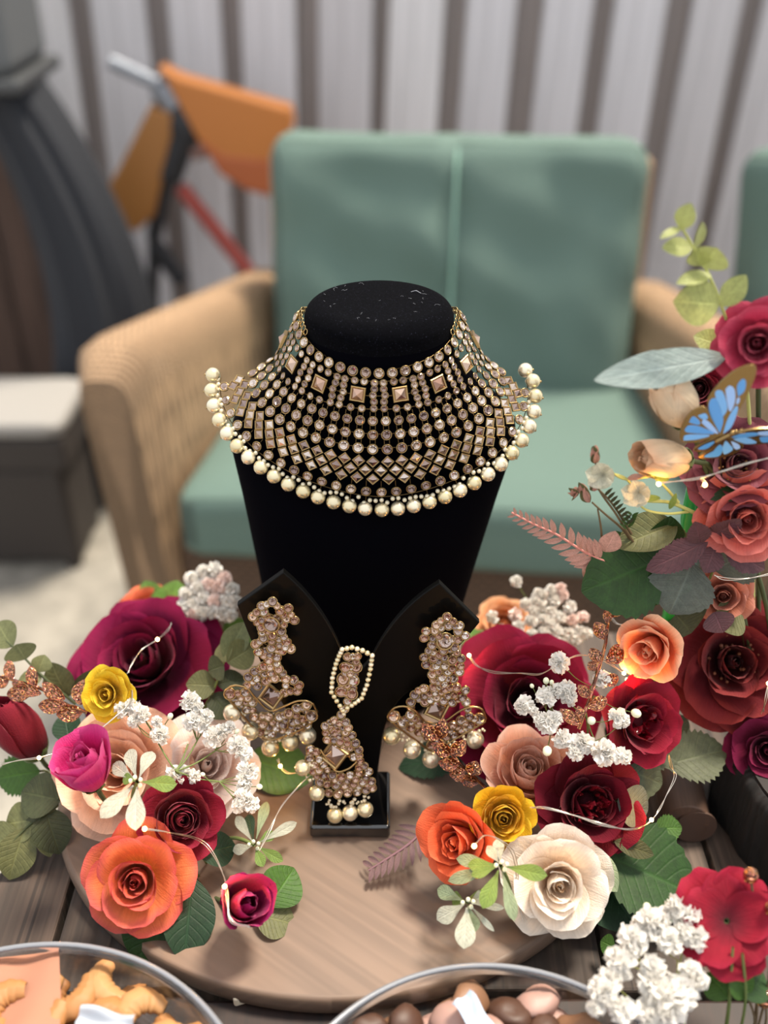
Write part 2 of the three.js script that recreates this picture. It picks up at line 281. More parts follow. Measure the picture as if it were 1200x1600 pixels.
{
  // black cover hanging in folds from a dark grey hood
  const p = thing('covered_grill', 'tall black fabric cover hanging in slanted folds under a dark grey hood', 'grill cover', V3(-0.70, 0, -1.96));
  const rings = [], n = 72;
  for (let j = 0; j <= 18; j++) {
    const t = j / 18, y = lerp(0.02, 0.86, t), ring = [];
    const w = lerp(0.13, 0.07, t ** 0.8), d = lerp(0.13, 0.08, t), cx = 0.10 * (1 - ((t - 0.5) / 0.5) ** 2) + 0.03 * (1 - t);
    for (let i = 0; i < n; i++) { const a = i / n * 2 * Math.PI, f = 1 + 0.10 * (1 - t * 0.6) * Math.sin(a * 9 + t * 1.5) + 0.04 * Math.sin(a * 17 - t * 3); ring.push(V3(cx + Math.cos(a) * w * f, y, -Math.sin(a) * d * f)); }
    rings.push(ring);
  }
  part('cover', loft(rings), std({ color: C('#22252c'), bumpMap: rep(T.fabric, 6), bumpScale: 0.001, roughness: 0.75 }), p);
  const hood = part('hood', metricUV(new RoundedBoxGeometry(0.34, 0.30, 0.24, 4, 0.03)), std({ color: C('#55585a'), roughness: 0.55 }), p); hood.position.set(-0.11, 1.03, 0);
  const rim = part('rim', new RoundedBoxGeometry(0.37, 0.025, 0.26, 2, 0.008), std({ color: C('#3a3c3e'), roughness: 0.5 }), p); rim.position.set(-0.11, 0.872, 0);
}
{
  // garden machine: two orange panels on a black joint, grey arm, red strut
  const z = -2.17, P = (x, y, dz = 0) => up(x, y, z + dz), g0 = P(285, 250); g0.y = 0;
  const m = thing('garden_machine', 'folded garden machine with two orange panels, a black joint and a red strut', 'garden machine', g0);
  const L = (v) => v.clone().sub(g0);
  const slab = (pts, th, mat, name) => {
    const v = pts.map(([x, y]) => L(P(x, y))), s = new THREE.Shape(v.map((q) => new THREE.Vector2(q.x, q.y)));
    const g = new THREE.ExtrudeGeometry(s, { depth: th, bevelEnabled: true, bevelSize: 0.006, bevelThickness: 0.008, bevelSegments: 2 }); g.translate(0, 0, v[0].z - th / 2); return part(name, g, mat, m);
  };
  const org = std({ color: C('#b87234'), roughness: 0.5 }), org2 = std({ color: C('#a85a30'), roughness: 0.55 }), org3 = std({ color: C('#a06c36'), roughness: 0.5 }), blk = std({ color: C('#24262b'), roughness: 0.5 }), gry = std({ color: C('#8d929b'), metalness: 0.4, roughness: 0.4 }), red = std({ color: C('#a34a42'), roughness: 0.5 });
  slab([[258, 106], [285, 122], [452, 170], [456, 190], [430, 240], [350, 246], [318, 215]], 0.05, org, 'upper_panel');
  slab([[318, 215], [352, 240], [440, 250], [425, 296], [388, 286], [350, 262]], 0.06, org2, 'panel_underside');
  slab([[240, 168], [272, 178], [262, 235], [240, 330], [215, 352], [186, 342], [170, 300], [196, 255]], 0.04, org3, 'lower_panel');
  const T2 = (a, b, r, mat, name) => part(name, bar(L(P(...a)), L(P(...b)), r, 10), mat, m);
  T2([172, 96], [250, 132], 0.014, gry, 'arm'); T2([250, 132], [275, 165], 0.03, gry, 'arm_cap');
  { const g = new THREE.SphereGeometry(0.05, 20, 14); g.scale(0.8, 1.3, 0.7); const j = part('joint', g, blk, m); j.position.copy(L(P(288, 195))); }
  T2([290, 200], [262, 275], 0.032, blk, 'housing'); T2([262, 275], [240, 372], 0.018, blk, 'post');
  T2([282, 292], [392, 428], 0.017, red, 'strut'); T2([300, 235], [330, 225], 0.022, std({ color: C('#8a6a62'), roughness: 0.6 }), 'knob');
  T2([240, 372], [238, 700], 0.014, blk, 'post'); T2([392, 428], [440, 640], 0.014, red, 'strut'); T2([240, 380], [285, 440], 0.02, blk, 'post');
}

// ---------------------------------------------------------------- slatted table and round board
const TT = BOARD - 0.018;                    // table top
{
  const t = thing('patio_table', 'weathered grey-brown slatted wooden patio table under the pale oval board', 'table', V3(0, 0, -0.55));
  const TH = 0.022, zf = 0.215, zb = -0.105;  // slat ends, from the table's centre
  const slat = (pts, k) => { const s = new THREE.Shape(pts.map(([x, z]) => new THREE.Vector2(x, -z))); const g = new THREE.ExtrudeGeometry(s, { depth: TH - 0.004, bevelEnabled: true, bevelSize: 0.002, bevelThickness: 0.002, bevelSegments: 2 }); g.rotateX(-Math.PI / 2); g.translate(0, TT - TH + 0.002, 0); metricUV(g); const q = g.attributes.uv; for (let i = 0; i < q.count; i++) q.setX(i, q.getX(i) + k * 0.317); return part('slat', g, M.slat[((k % 3) + 3) % 3], t); };
  const e = 0.0035, pitch = 0.0845, x0 = -0.204;
  slat([[-0.315, zf], [x0 - e, zf], [x0 - e, 0.045], [-0.212, 0.083]].map((q) => q), 0);
  for (let k = 0; k < 8; k++) slat([[x0 + k * pitch + e, zf], [x0 + (k + 1) * pitch - e, zf], [x0 + (k + 1) * pitch - e, k ? zb : -0.02], [x0 + k * pitch + e, k ? zb : 0.03]], k + 1);
  for (const [k, x0, z] of [[0, -0.335, 0.062], [1, -0.375, 0.177], [2, -0.40, 0.292]]) { const rl = part('front_rail', metricUV(new RoundedBoxGeometry(0.46 - x0, TH, 0.11, 2, 0.003)), M.rail, t); rl.position.set((0.46 + x0) / 2, TT - TH / 2, zf + z); }
  for (const z of [0.44, 0.14, -0.07]) { const a = part('under_rail', metricUV(new RoundedBoxGeometry(0.62, 0.05, 0.035, 2, 0.004)), M.rail, t); a.position.set(0.13, TT - TH - 0.025, z); }
  for (const [x, z] of [[-0.16, 0.44], [0.42, 0.44], [-0.12, -0.07], [0.42, -0.07]]) { const l = part('leg', metricUV(new RoundedBoxGeometry(0.05, TT - TH - 0.05, 0.05, 2, 0.004)), M.slat[1], t); l.position.set(x, (TT - TH - 0.05) / 2, z); }
}
const BX = -0.03, BZ = -0.4915, BR = 0.2;
{
  const g = new THREE.LatheGeometry([[0, 0], [BR - 0.004, 0], [BR - 0.0005, 0.004], [BR, 0.009], [BR - 0.001, 0.0145], [BR - 0.004, 0.0178], [0, 0.018]].map(([x, y]) => new THREE.Vector2(x, y)), 120);
  g.scale(1, 1, 0.875); g.computeVertexNormals(); { metricUV(g, 1); const q = g.attributes.uv, c = Math.cos(0.95), s = Math.sin(0.95); for (let i = 0; i < q.count; i++) { const a = q.getX(i), b = q.getY(i); q.setXY(i, c * a - s * b + 0.3, s * a + c * b); } }
  const b = part('serving_board', g, M.board, scene); b.position.set(BX, TT, BZ);
  tag(b, 'pale oval wooden board with a rounded rim lying on the slatted table', 'board');
}
{ const b = part('wooden_cube', new RoundedBoxGeometry(0.008, 0.008, 0.008, 3, 0.0016), std({ color: C('#e9dcc4'), roughness: 0.6 }), scene); const p = at(375, 1562, -0.018); b.position.set(p.x, TT + 0.004, p.z); b.rotation.y = 0.3; tag(b, 'tiny cream wooden cube bead in front of the pale oval board', 'bead'); }

// ---------------------------------------------------------------- velvet bust
const NX = -0.003, NZ = -0.59;
const bust = thing('necklace_bust', 'black velvet necklace bust with a flat round neck top in the middle of the board', 'display bust', V3(NX, BOARD, NZ));
{
  const sec = [[0, .058, .040, 2.4], [.004, .061, .043, 2.4], [.06, .0685, .046, 2.5], [.12, .0775, .049, 2.5], [.18, .0872, .050, 2.5], [.218, .0945, .048, 2.5], [.230, .0935, .047, 2.4], [.242, .085, .0455, 2.3], [.252, .073, .0445, 2.2], [.262, .063, .0445, 2.1], [.270, .0545, .0438, 2], [.280, .0486, .0438, 2], [.296, .0468, .0435, 2]];
  const rings = sec.map(([y, w, d, e]) => roundRing(w, d, 0, y, -0.060 * (0.30 - y) * 0.9, 0.005 + 0.012 * (1 - y / 0.3) * (y < 0.25 ? 1 : 0.2), 72, e));
  part('torso', loft(rings), M.velvet, bust);
  const top = []; for (let k = 0; k <= 10; k++) { const a = k / 10 * Math.PI / 2, r = 0.011; top.push([.302 - 0.0 + Math.sin(a) * r,     .0468 - r + Math.cos(a) * r, .0436 - r + Math.cos(a) * r]); }
  const cap = [[.2955, .0468, .0436], ...top, [.3133, .02, .0185], [.3134, .004, .004]];
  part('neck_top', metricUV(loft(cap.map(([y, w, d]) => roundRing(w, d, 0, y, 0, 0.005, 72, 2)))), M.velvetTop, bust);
  const r = rng(5), L = [];
  for (let k = 0; k < 26; k++) { const a = r() * 6.28, q = Math.sqrt(r()) * 0.036, x = Math.cos(a) * q, z = Math.sin(a) * q * 0.93 + 0.005, b = r() * 6.28, l = 0.0006 + r() * 0.0012; L.push(tube([V3(x, .3136, z), V3(x + Math.cos(b) * l, .3141, z + Math.sin(b) * l), V3(x + Math.cos(b + .6) * l * 2, .3137, z + Math.sin(b + .6) * l * 2)], 0.00006, 3, 3)); }
  L.push(tube([V3(.020, .3136, -.008), V3(.023, .3146, -.0075), V3(.0262, .3137, -.0055)], 0.00022, 6, 4), tube([V3(.021, .3130, .022), V3(.024, .3128, .0225), V3(.0262, .3118, .022)], 0.0002, 6, 4));
  part('lint', merged(L), std({ color: C('#8d8f96'), roughness: 1 }), bust, 'stuff');
}

// ---------------------------------------------------------------- settings and stones
const bezelRound = new THREE.LatheGeometry([[0.0, -0.32], [0.78, -0.32], [0.98, -0.16], [1, 0.12], [0.94, 0.22], [0.84, 0.18], [0.78, 0.02]].map(([x, y]) => new THREE.Vector2(x, y)), 20); bezelRound.rotateX(Math.PI / 2);
function facets(rows) {                                             // rows of [radius, z, count, turn]; flat faces
  const P = [], tri = (a, b, c) => P.push(...a, ...b, ...c), pt = ([r, z, n, t], i) => { const a = (i / n) * 2 * Math.PI + t; return [Math.cos(a) * r, Math.sin(a) * r, z]; };
  for (let k = 0; k + 1 < rows.length; k++) { const A = rows[k], B = rows[k + 1], n = A[2]; for (let i = 0; i < n; i++) { const a = pt(A, i), b = pt(A, i + 1); if (B[0] === 0) { tri(a, b, [0, 0, B[1]]); continue; } const c = pt(B, i), d = pt(B, i + 1); tri(a, b, c); tri(b, d, c); } }
  const g = new THREE.BufferGeometry(); g.setAttribute('position', new THREE.Float32BufferAttribute(P, 3)); g.setAttribute('uv', new THREE.Float32BufferAttribute(new Float32Array(P.length / 3 * 2), 2)); g.computeVertexNormals(); return g;
}
const stoneRound = facets([[0.84, 0.10, 8, 0], [0.66, 0.30, 8, 0.39], [0.34, 0.12, 8, 0], [0, -0.12, 8, 0]]);
const q4 = Math.PI / 4, SQ = Math.SQRT2;
const bezelSquare = mergeGeometries([facets([[0.86 * SQ, -0.3, 4, q4], [1 * SQ, -0.2, 4, q4], [1 * SQ, 0.14, 4, q4], [0.9 * SQ, 0.24, 4, q4], [0.78 * SQ, 0.18, 4, q4], [0.74 * SQ, 0.02, 4, q4]])]);
const stoneSquare = facets([[0.77 * SQ, 0.05, 4, q4], [0.42 * SQ, 0.22, 4, q4], [0, 0.44, 4, q4]]);
const stoneSquareTall = facets([[0.77 * SQ, 0.08, 4, q4], [0, 0.72, 4, q4]]);
const pearlGeo = new THREE.SphereGeometry(1, 26, 18), beadGeo = new THREE.SphereGeometry(1, 10, 8);
const rj = rng(11), pick = (a) => a[Math.floor(rj() * a.length)];
function stud(parent, p, n, u, r, square, mats = M.stone, jit = 0.14, name = 'stud') {
  const m = part(name, square ? bezelSquare : bezelRound, M.gold, parent);
  m.position.copy(p); m.quaternion.copy(frame(n.clone().add(V3(rj() - .5, rj() - .5, rj() - .5).multiplyScalar(jit * 2)), u)); m.scale.setScalar(r);
  const s = part('stone', square === 2 ? stoneSquareTall : square ? stoneSquare : stoneRound, pick(mats), m); if (!square) s.rotation.z = rj() * 3;
  return m;
}
function pearl(parent, p, r, name = 'pearl') { const m = part(name, pearlGeo, pick(M.pearl), parent); m.position.copy(p); m.scale.setScalar(r); return m; }

// ---------------------------------------------------------------- necklace
const neck = thing('necklace', 'wide collar necklace of champagne stones in gold settings edged with cream pearls', 'necklace', V3(NX, BOARD, 0));
{
  const ring = (k, a) => { const c = Math.cos(a), s = Math.sin(a);
    if (k === 0) return V3(.0496 * s, .2885 + (c > 0 ? .0165 * (1 - c) : .0165 + .018 * c), -.588 + .0472 * c);
    if (k === 1) return V3(.0665 * s, (.2625 + .0115 * Math.min(1, 1 - c)), -.586 + .0515 * c);
    return V3(.1040 * s + .0015 - .0055 * (1 - c), .1965 + .060 * Math.min(1.15, 1 - c) ** 0.82, -.5745 + .048 * c); };
  const S = (a, v) => { if (v < .42) return ring(0, a).lerp(ring(1, a), v / .42); const t = (v - .42) / .58; return ring(1, a).lerp(ring(2, a), t).add(V3(0, -.004 * Math.sin(t * Math.PI) * (1 - Math.cos(a)), .002 * Math.sin(t * Math.PI))); };
  const N = (a, v) => S(a + .02, v).sub(S(a - .02, v)).cross(S(a, Math.min(1, v + .03)).sub(S(a, v - .03))).normalize().multiplyScalar(-1);
  const D = (a, v) => S(a, v - .03).sub(S(a, v + .03));
  const row = (v, d, max, off = 0) => {                              // angles at even spacing along the row, both ways from the front
    const out = []; for (const s of [1, -1]) { let a = 0, l = 0, next = off ? d / 2 : (s > 0 ? 0 : d); let p = S(0, v); while (a < max) { a += .002; const q = S(s * a, v); l += q.distanceTo(p); p = q; if (l >= next) { out.push(s * a); next += d; } } if (!off && s > 0 && out[0] > .01) out.unshift(0); } return out.sort((x, y) => x - y); };
  const vy = (y) => y < 645 ? (y - 580) / 65 * .42 : .42 + (y - 645) / 145 * .58;
  const links = [], wl = (a, b, r = .00028) => links.push(bar(a, b, r, 4));
  const lift = (a, v, d) => S(a, v).addScaledVector(N(a, v), d);
  let small = [];
  // choker: top row of studs
  for (const a of row(vy(587), .0078, 1.95)) stud(neck, lift(a, vy(587), .001), N(a, vy(587)), D(a, vy(587)), .0033, 0);
  // squares with small studs round them
  const yr = [601.5, 610.5, 620, 629.5, 639.5];
  const arc = (v, max) => { const t = []; let a = 0, l = 0, p = S(0, v); while (a < max) { t.push([l, a]); a += .004; const q = S(a, v); l += q.distanceTo(p); p = q; } return (x) => { const m = Math.abs(x); const e = t.find((q) => q[0] >= m) ?? t.at(-1); return Math.sign(x) * e[1]; }; };
  const A = arc(vy(620), 2.0);
  for (let k = -5; k < 5; k++) {
    const c = (k + .5) * .0250;
    if (Math.abs(A(c)) > 1.85) continue;
    const a = A(c), v = vy(619.5);
    stud(neck, lift(a, v, .0012), N(a, v), D(a, v), .0046, 2, M.stoneWarm, .06, 'square_stone');
    for (const dx of [-.0031, .0031]) for (const y of [yr[0] - 1, yr[4] + 1]) small.push([A(c + dx), vy(y)]);
    for (const dx of [-.0097, .0097]) for (const y of yr) if (y !== yr[4] || dx > -1) small.push([A(c + dx * (y === yr[2] ? .93 : 1)), vy(y)]);
  }
  for (const [a, v] of small) stud(neck, lift(a, v, .0005), N(a, v), D(a, v), .00235, 0, M.stone, .12, 'small_stud');
  // three hanging rows
  const cols = row(vy(676), .0083, 1.75, 1);
  for (const a of cols) { let prev = lift(a, vy(645), 0); for (const [y, r] of [[657, .0031], [676, .0034], [696, .0035]]) { const v = vy(y), p = lift(a, v, .0006); stud(neck, p, N(a, v), D(a, v), r, 0); const t = S(a + .02, v).sub(S(a - .02, v)).normalize().multiplyScalar(.0016); wl(prev.clone().add(t), p.clone().add(t)); wl(prev.clone().sub(t), p.clone().sub(t)); prev = p; } }
  // lattice of diamonds
  const dd = .00905; let half = 0;
  for (const y of [714, 727, 740]) { const v = vy(y); half ^= 1; for (const a of row(v, lerp(.0088, .0098, (y - 714) / 26), 1.62, half)) { const p = lift(a, v, .001), n = N(a, v), u = D(a, v).normalize(), x = u.clone().cross(n); stud(neck, p, n, u.clone().add(x), .0029, 1, M.stone, .07, 'diamond_stone'); } }
  // studs over the pearls, beads, pearls
  for (const a of row(vy(760), .0094, 1.66)) { const v = vy(760); stud(neck, lift(a, v, .0008), N(a, v), D(a, v), .0033, 0); wl(lift(a, vy(744), 0), lift(a, v, 0)); wl(lift(a, v, 0), lift(a, vy(787), 0)); }
  const bd = []; for (const a of row(vy(775), .0036, 1.7)) { const v = vy(775 + (hash(Math.round(a * 1000), 1, 1) - .5) * 9), g = beadGeo.clone(); g.applyMatrix4(M4(lift(a, v, .001), new THREE.Quaternion(), .0015)); bd.push(g); }
  part('seed_beads', merged(bd), M.bead, neck, 'stuff');
  for (const a of row(vy(788), .0102, 1.86)) { const p = lift(a, vy(788), .0012), q = pearl(neck, p, .0048); const pin = part('pin', beadGeo, M.gold, q); pin.position.copy(D(a, 1).normalize().multiplyScalar(-1.02)); pin.scale.setScalar(.16); }
  // chain of little loops round the neck's rim and down its back edge
  const loop = new THREE.TorusGeometry(.0019, .00042, 5, 12), ch = [];
  for (const a of row(.0, .0036, 2.9)) { if (Math.abs(a) < 1.1) continue; const g = loop.clone(); g.applyMatrix4(M4(S(a, -.01), frame(N(a, .02), D(a, .02)))); ch.push(g); }
  part('chain', merged(ch), M.gold, neck, 'stuff');
  for (const v of [.02, .13, .27, .40]) for (const s of [1]) { const pts = []; for (let a = -1.9; a <= 1.9; a += .06) pts.push(lift(a, v, -.0012)); links.push(tube(pts, .0004, 90, 4)); }
  for (const y of [676, 696, 727, 770]) { const pts = []; for (let a = -1.7; a <= 1.7; a += .05) pts.push(lift(a, vy(y), -.0012)); links.push(tube(pts, .0003, 90, 4)); }
  part('link_wires', merged(links), M.goldDark, neck, 'stuff');
}

// ---------------------------------------------------------------- earring stand
const SZ = -0.474;
const stand = thing('earring_stand', 'glossy black earring stand with two winged panels and a flat square foot', 'jewellery stand', V3(-0.0225, BOARD, SZ));
{
  const L = (x, y) => { const p = up(x, y, SZ); return new THREE.Vector2(p.x + 0.0225, p.y - BOARD); };
  const s = new THREE.Shape(); const mv = (f, ...q) => s[f](...q.flatMap(([x, y]) => { const v = L(x, y); return [v.x, v.y]; }));
  mv('moveTo', [506, 1212]); mv('quadraticCurveTo', [480, 1150], [452, 1110]); mv('quadraticCurveTo', [412, 1050], [373, 943]); mv('lineTo', [443, 893]); mv('quadraticCurveTo', [500, 940], [528, 1006]); mv('quadraticCurveTo', [545, 1048], [556, 1050]); mv('quadraticCurveTo', [570, 1046], [584, 1022]); mv('quadraticCurveTo', [620, 950], [686, 910]); mv('lineTo', [747, 970]); mv('quadraticCurveTo', [690, 1040], [640, 1075]); mv('quadraticCurveTo', [606, 1098], [596, 1150]); mv('lineTo', [588, 1212]); s.closePath();
  const g = new THREE.ExtrudeGeometry(s, { depth: 0.0035, bevelEnabled: true, bevelSize: 0.0006, bevelThickness: 0.0006, bevelSegments: 2, curveSegments: 16 }); g.translate(0, 0, -0.002);
  part('winged_panel', g, M.card, stand);
  const f = part('foot', new RoundedBoxGeometry(0.0535, 0.011, 0.049, 4, 0.0025), M.acrylic, stand); f.position.set(0, 0.0056, 0.0215);
}

// ---------------------------------------------------------------- earrings and forehead pendant
function jewel(name, label, z, plan) {
  const o = thing(name, label, plan.category, up(...plan.at, z)), org = o.position.clone();
  { const s0 = plan.studs.slice(); for (let i = 0; i < s0.length; i++) for (let j = i + 1; j < s0.length; j++) { const a = s0[i], b = s0[j], d = Math.hypot(a[0] - b[0], a[1] - b[1]); if (d > 25 || d < 10.5) continue; const x = (a[0] + b[0]) / 2 + (rj() - .5) * 3, y = (a[1] + b[1]) / 2 + (rj() - .5) * 3; if (plan.studs.every((q) => Math.hypot(q[0] - x, q[1] - y) > 7.2)) plan.studs.push([x, y, 4.5 + rj() * .8]); } }
  const toCam = camera.position.clone().sub(org).normalize(), nrm = V3(0, .18, 1).lerp(toCam, .25).normalize();
  const P = (x, y, d = 0) => up(x, y, z + (plan.swing ?? 0) * Math.max(0, y - plan.at[1] + 100) / 250).sub(org).addScaledVector(nrm, d);
  const U = V3(0, 1, 0), wires = [], pts = [];
  for (const [x, y, r, sq] of plan.studs) { const p = P(x, y, .0022 + rj() * .0012); stud(o, p, nrm, sq ? V3(.5, .9, 0) : U, size(r * 1.32, p.clone().add(org)), sq ? 2 : 0, rj() < .5 ? M.stone : M.stoneWarm, .25, sq ? 'square_stone' : 'stud'); pts.push(p); }
  for (const [x, y, r] of plan.pearls) { const p = P(x, y, .003); pearl(o, p, size(r, p.clone().add(org))); pts.push(p); }
  for (let i = 0; i < pts.length; i++) for (let j = i + 1; j < pts.length; j++) if (pts[i].distanceTo(pts[j]) < .0092) wires.push(bar(pts[i].clone().addScaledVector(nrm, -.0011), pts[j].clone().addScaledVector(nrm, -.0011), .00042, 4));
  part('filigree', merged(wires), M.goldDark, o, 'stuff');
  for (const q of plan.arcs ?? []) part('gold_rim', tube(q.map(([x, y]) => P(x, y, .004)), .00075, 30, 6), M.gold, o);
  for (const [x, y, r] of plan.ring ?? []) pearl(o, P(x, y, .003), size(r, org), 'pearl_bead');
  if (plan.beads?.length) { const bd = plan.beads.map(([x, y, r]) => { const p = P(x, y, .003), g = beadGeo.clone(); g.applyMatrix4(M4(p, new THREE.Quaternion(), size(r, p.clone().add(org)))); return g; }); part('seed_beads', merged(bd), M.bead, o, 'stuff'); }
  return o;
}
const c3 = (l) => l.map(([x, y, ...k]) => [330 + x / 3.637, 880 + y / 3.637, ...k]), c4 = (l) => l.map(([x, y, ...k]) => [560 + x / 4.446, 880 + y / 4.446, ...k]);
const sprinkle = (l, n, dx, dy, r, seed) => { const q = rng(seed), o = []; for (const [x, y] of l) for (let k = 0; k < n; k++) o.push([x + (q() - .5) * dx, y + (q() - .5) * dy, r * (.8 + q() * .5)]); return o; };
{
  const st = c3([[350, 212], [290, 232], [240, 295], [300, 268], [395, 262], [430, 305], [475, 312], [345, 335, 11], [290, 355], [400, 378], [350, 400], [300, 415], [440, 245], [430, 440], [455, 475], [405, 485], [255, 450], [272, 492], [345, 470], [375, 525], [330, 540], [300, 575], [385, 590], [250, 600], [215, 635], [265, 686], [312, 660], [428, 645], [345, 745, 12, 1], [418, 725], [470, 655], [490, 715], [500, 680], [365, 640], [340, 610],
    [110, 732, 8], [158, 775], [205, 818], [248, 860], [195, 722], [237, 778], [298, 902], [330, 860], [372, 922], [390, 858], [345, 955], [412, 903], [442, 838], [465, 890], [487, 812], [522, 872], [572, 852, 8], [545, 795], [495, 935], [450, 945], [545, 905], [283, 945], [312, 970]]).map(([x, y, r = 6.2, s]) => [x, y, r, s]);
  const pl = c3([[122, 838], [225, 943], [338, 1036], [452, 1004], [550, 968]]).map(([x, y]) => [x, y, 14.2]);
  jewel('earring', 'left drop earring of champagne stones with a crescent base and five pearls, on the stand', SZ + .007, { category: 'earring', at: [420, 1030], studs: st, pearls: pl, arcs: [c3([[88, 705], [130, 678], [200, 690], [260, 755], [340, 822], [420, 795], [500, 765], [570, 775], [605, 830]]), c3([[85, 735], [140, 800], [240, 915], [330, 985], [440, 960], [560, 900], [608, 850]])], beads: sprinkle(c3([[175, 850], [260, 940], [300, 960], [380, 985], [420, 960], [490, 950], [200, 880], [350, 990]]), 4, 12, 8, 2.4, 21) });
}
{
  const st = c4([[615, 360], [540, 415], [700, 420], [470, 460], [625, 420], [740, 490], [455, 505], [530, 455], [600, 530, 11], [690, 460], [510, 555], [665, 570], [590, 590], [690, 520], [455, 640], [520, 650], [710, 650], [470, 690], [540, 700], [600, 700], [650, 660], [510, 760], [580, 780], [660, 790], [700, 740], [620, 740], [455, 860], [390, 900], [520, 850], [600, 860], [680, 850], [740, 870], [460, 950], [540, 920], [650, 955], [720, 920], [545, 1000, 12, 1], [590, 940], [365, 950], [745, 950],
    [245, 1050, 8], [305, 1090], [360, 1040], [365, 1130], [420, 1085], [420, 1160], [480, 1120], [480, 1190], [540, 1150], [545, 1215], [600, 1130], [610, 1190], [655, 1110], [660, 1175], [710, 1080], [715, 1140], [770, 1050], [775, 1110], [840, 1070, 8], [505, 1250], [580, 1250]]).map(([x, y, r = 6, s]) => [x, y, r, s]);
  const pl = c4([[232, 1185], [372, 1280], [505, 1345], [808, 1212]]).map(([x, y]) => [x, y, 14.2]);
  jewel('earring', 'right drop earring of champagne stones with a crescent base, beside the burgundy rose', SZ + .007, { category: 'earring', at: [685, 1060], studs: st, pearls: pl, arcs: [c4([[205, 1040], [250, 985], [330, 975], [400, 1015], [460, 1075], [540, 1095], [620, 1065], [690, 1015], [770, 980], [850, 990], [882, 1060]]), c4([[205, 1060], [290, 1130], [400, 1210], [530, 1290], [640, 1220], [760, 1150], [880, 1080]])], beads: sprinkle(c4([[290, 1150], [330, 1200], [420, 1240], [470, 1270], [640, 1230], [710, 1200], [760, 1150], [850, 1140]]), 4, 12, 8, 2.4, 22) });
}
{
  const st = c3([[765, 580, 8], [825, 580, 7.5], [752, 650, 8.5], [808, 655, 8], [740, 715, 8], [800, 730, 7.5], [775, 520], [830, 520], [775, 775],
    [740, 850], [700, 880], [765, 890], [650, 915], [720, 935], [780, 920], [660, 990], [735, 1000], [800, 965], [700, 1075, 13, 1], [765, 1065], [820, 1010], [840, 1050], [700, 950], [810, 1090], [845, 1110],
    [565, 1040], [600, 1060], [560, 1095], [615, 1100], [590, 1135], [640, 1130], [580, 1170], [640, 1190], [690, 1190], [740, 1200], [790, 1190], [840, 1180], [895, 1170], [660, 1240], [710, 1250], [760, 1250], [810, 1240], [860, 1230], [910, 1225], [670, 1290], [720, 1300], [775, 1290], [830, 1285], [880, 1275], [915, 1265], [620, 1230]]).map(([x, y, r = 5.6, s]) => [x, y, r, s]);
  const ring = []; const poly = [[745, 480], [800, 468], [860, 485], [915, 515], [905, 590], [885, 680], [855, 755], [800, 795], [750, 825], [715, 770], [685, 720], [690, 640], [710, 560], [728, 515]];
  for (let i = 0; i < poly.length; i++) { const a = poly[i], b = poly[(i + 1) % poly.length], n = Math.max(2, Math.round(Math.hypot(a[0] - b[0], a[1] - b[1]) / 27)); for (let k = 0; k < n; k++) ring.push([lerp(a[0], b[0], k / n), lerp(a[1], b[1], k / n)]); }
  const pl = c3([[522, 1150], [603, 1292], [705, 1418], [790, 1405], [876, 1385]]).map(([x, y]) => [x, y, 12.8]);
  jewel('forehead_pendant', 'hanging forehead pendant with a six-sided pearl-edged top, in front of the stand', SZ + .0095, { category: 'pendant', swing: .030, at: [535, 1130], studs: st, pearls: pl, arcs: [c3([[620, 1040], [660, 1100], [715, 1165], [780, 1150], [830, 1110]])], ring: c3(ring).map(([x, y]) => [x, y, 4.1]), beads: [...c3([[760, 830], [755, 845], [740, 812]]).map(([x, y]) => [x, y, 3.4]), ...sprinkle(c3([[560, 1210], [660, 1340], [690, 1365], [740, 1350], [790, 1350], [840, 1335], [890, 1325], [560, 1120]]), 4, 14, 9, 2.5, 23)] });
}

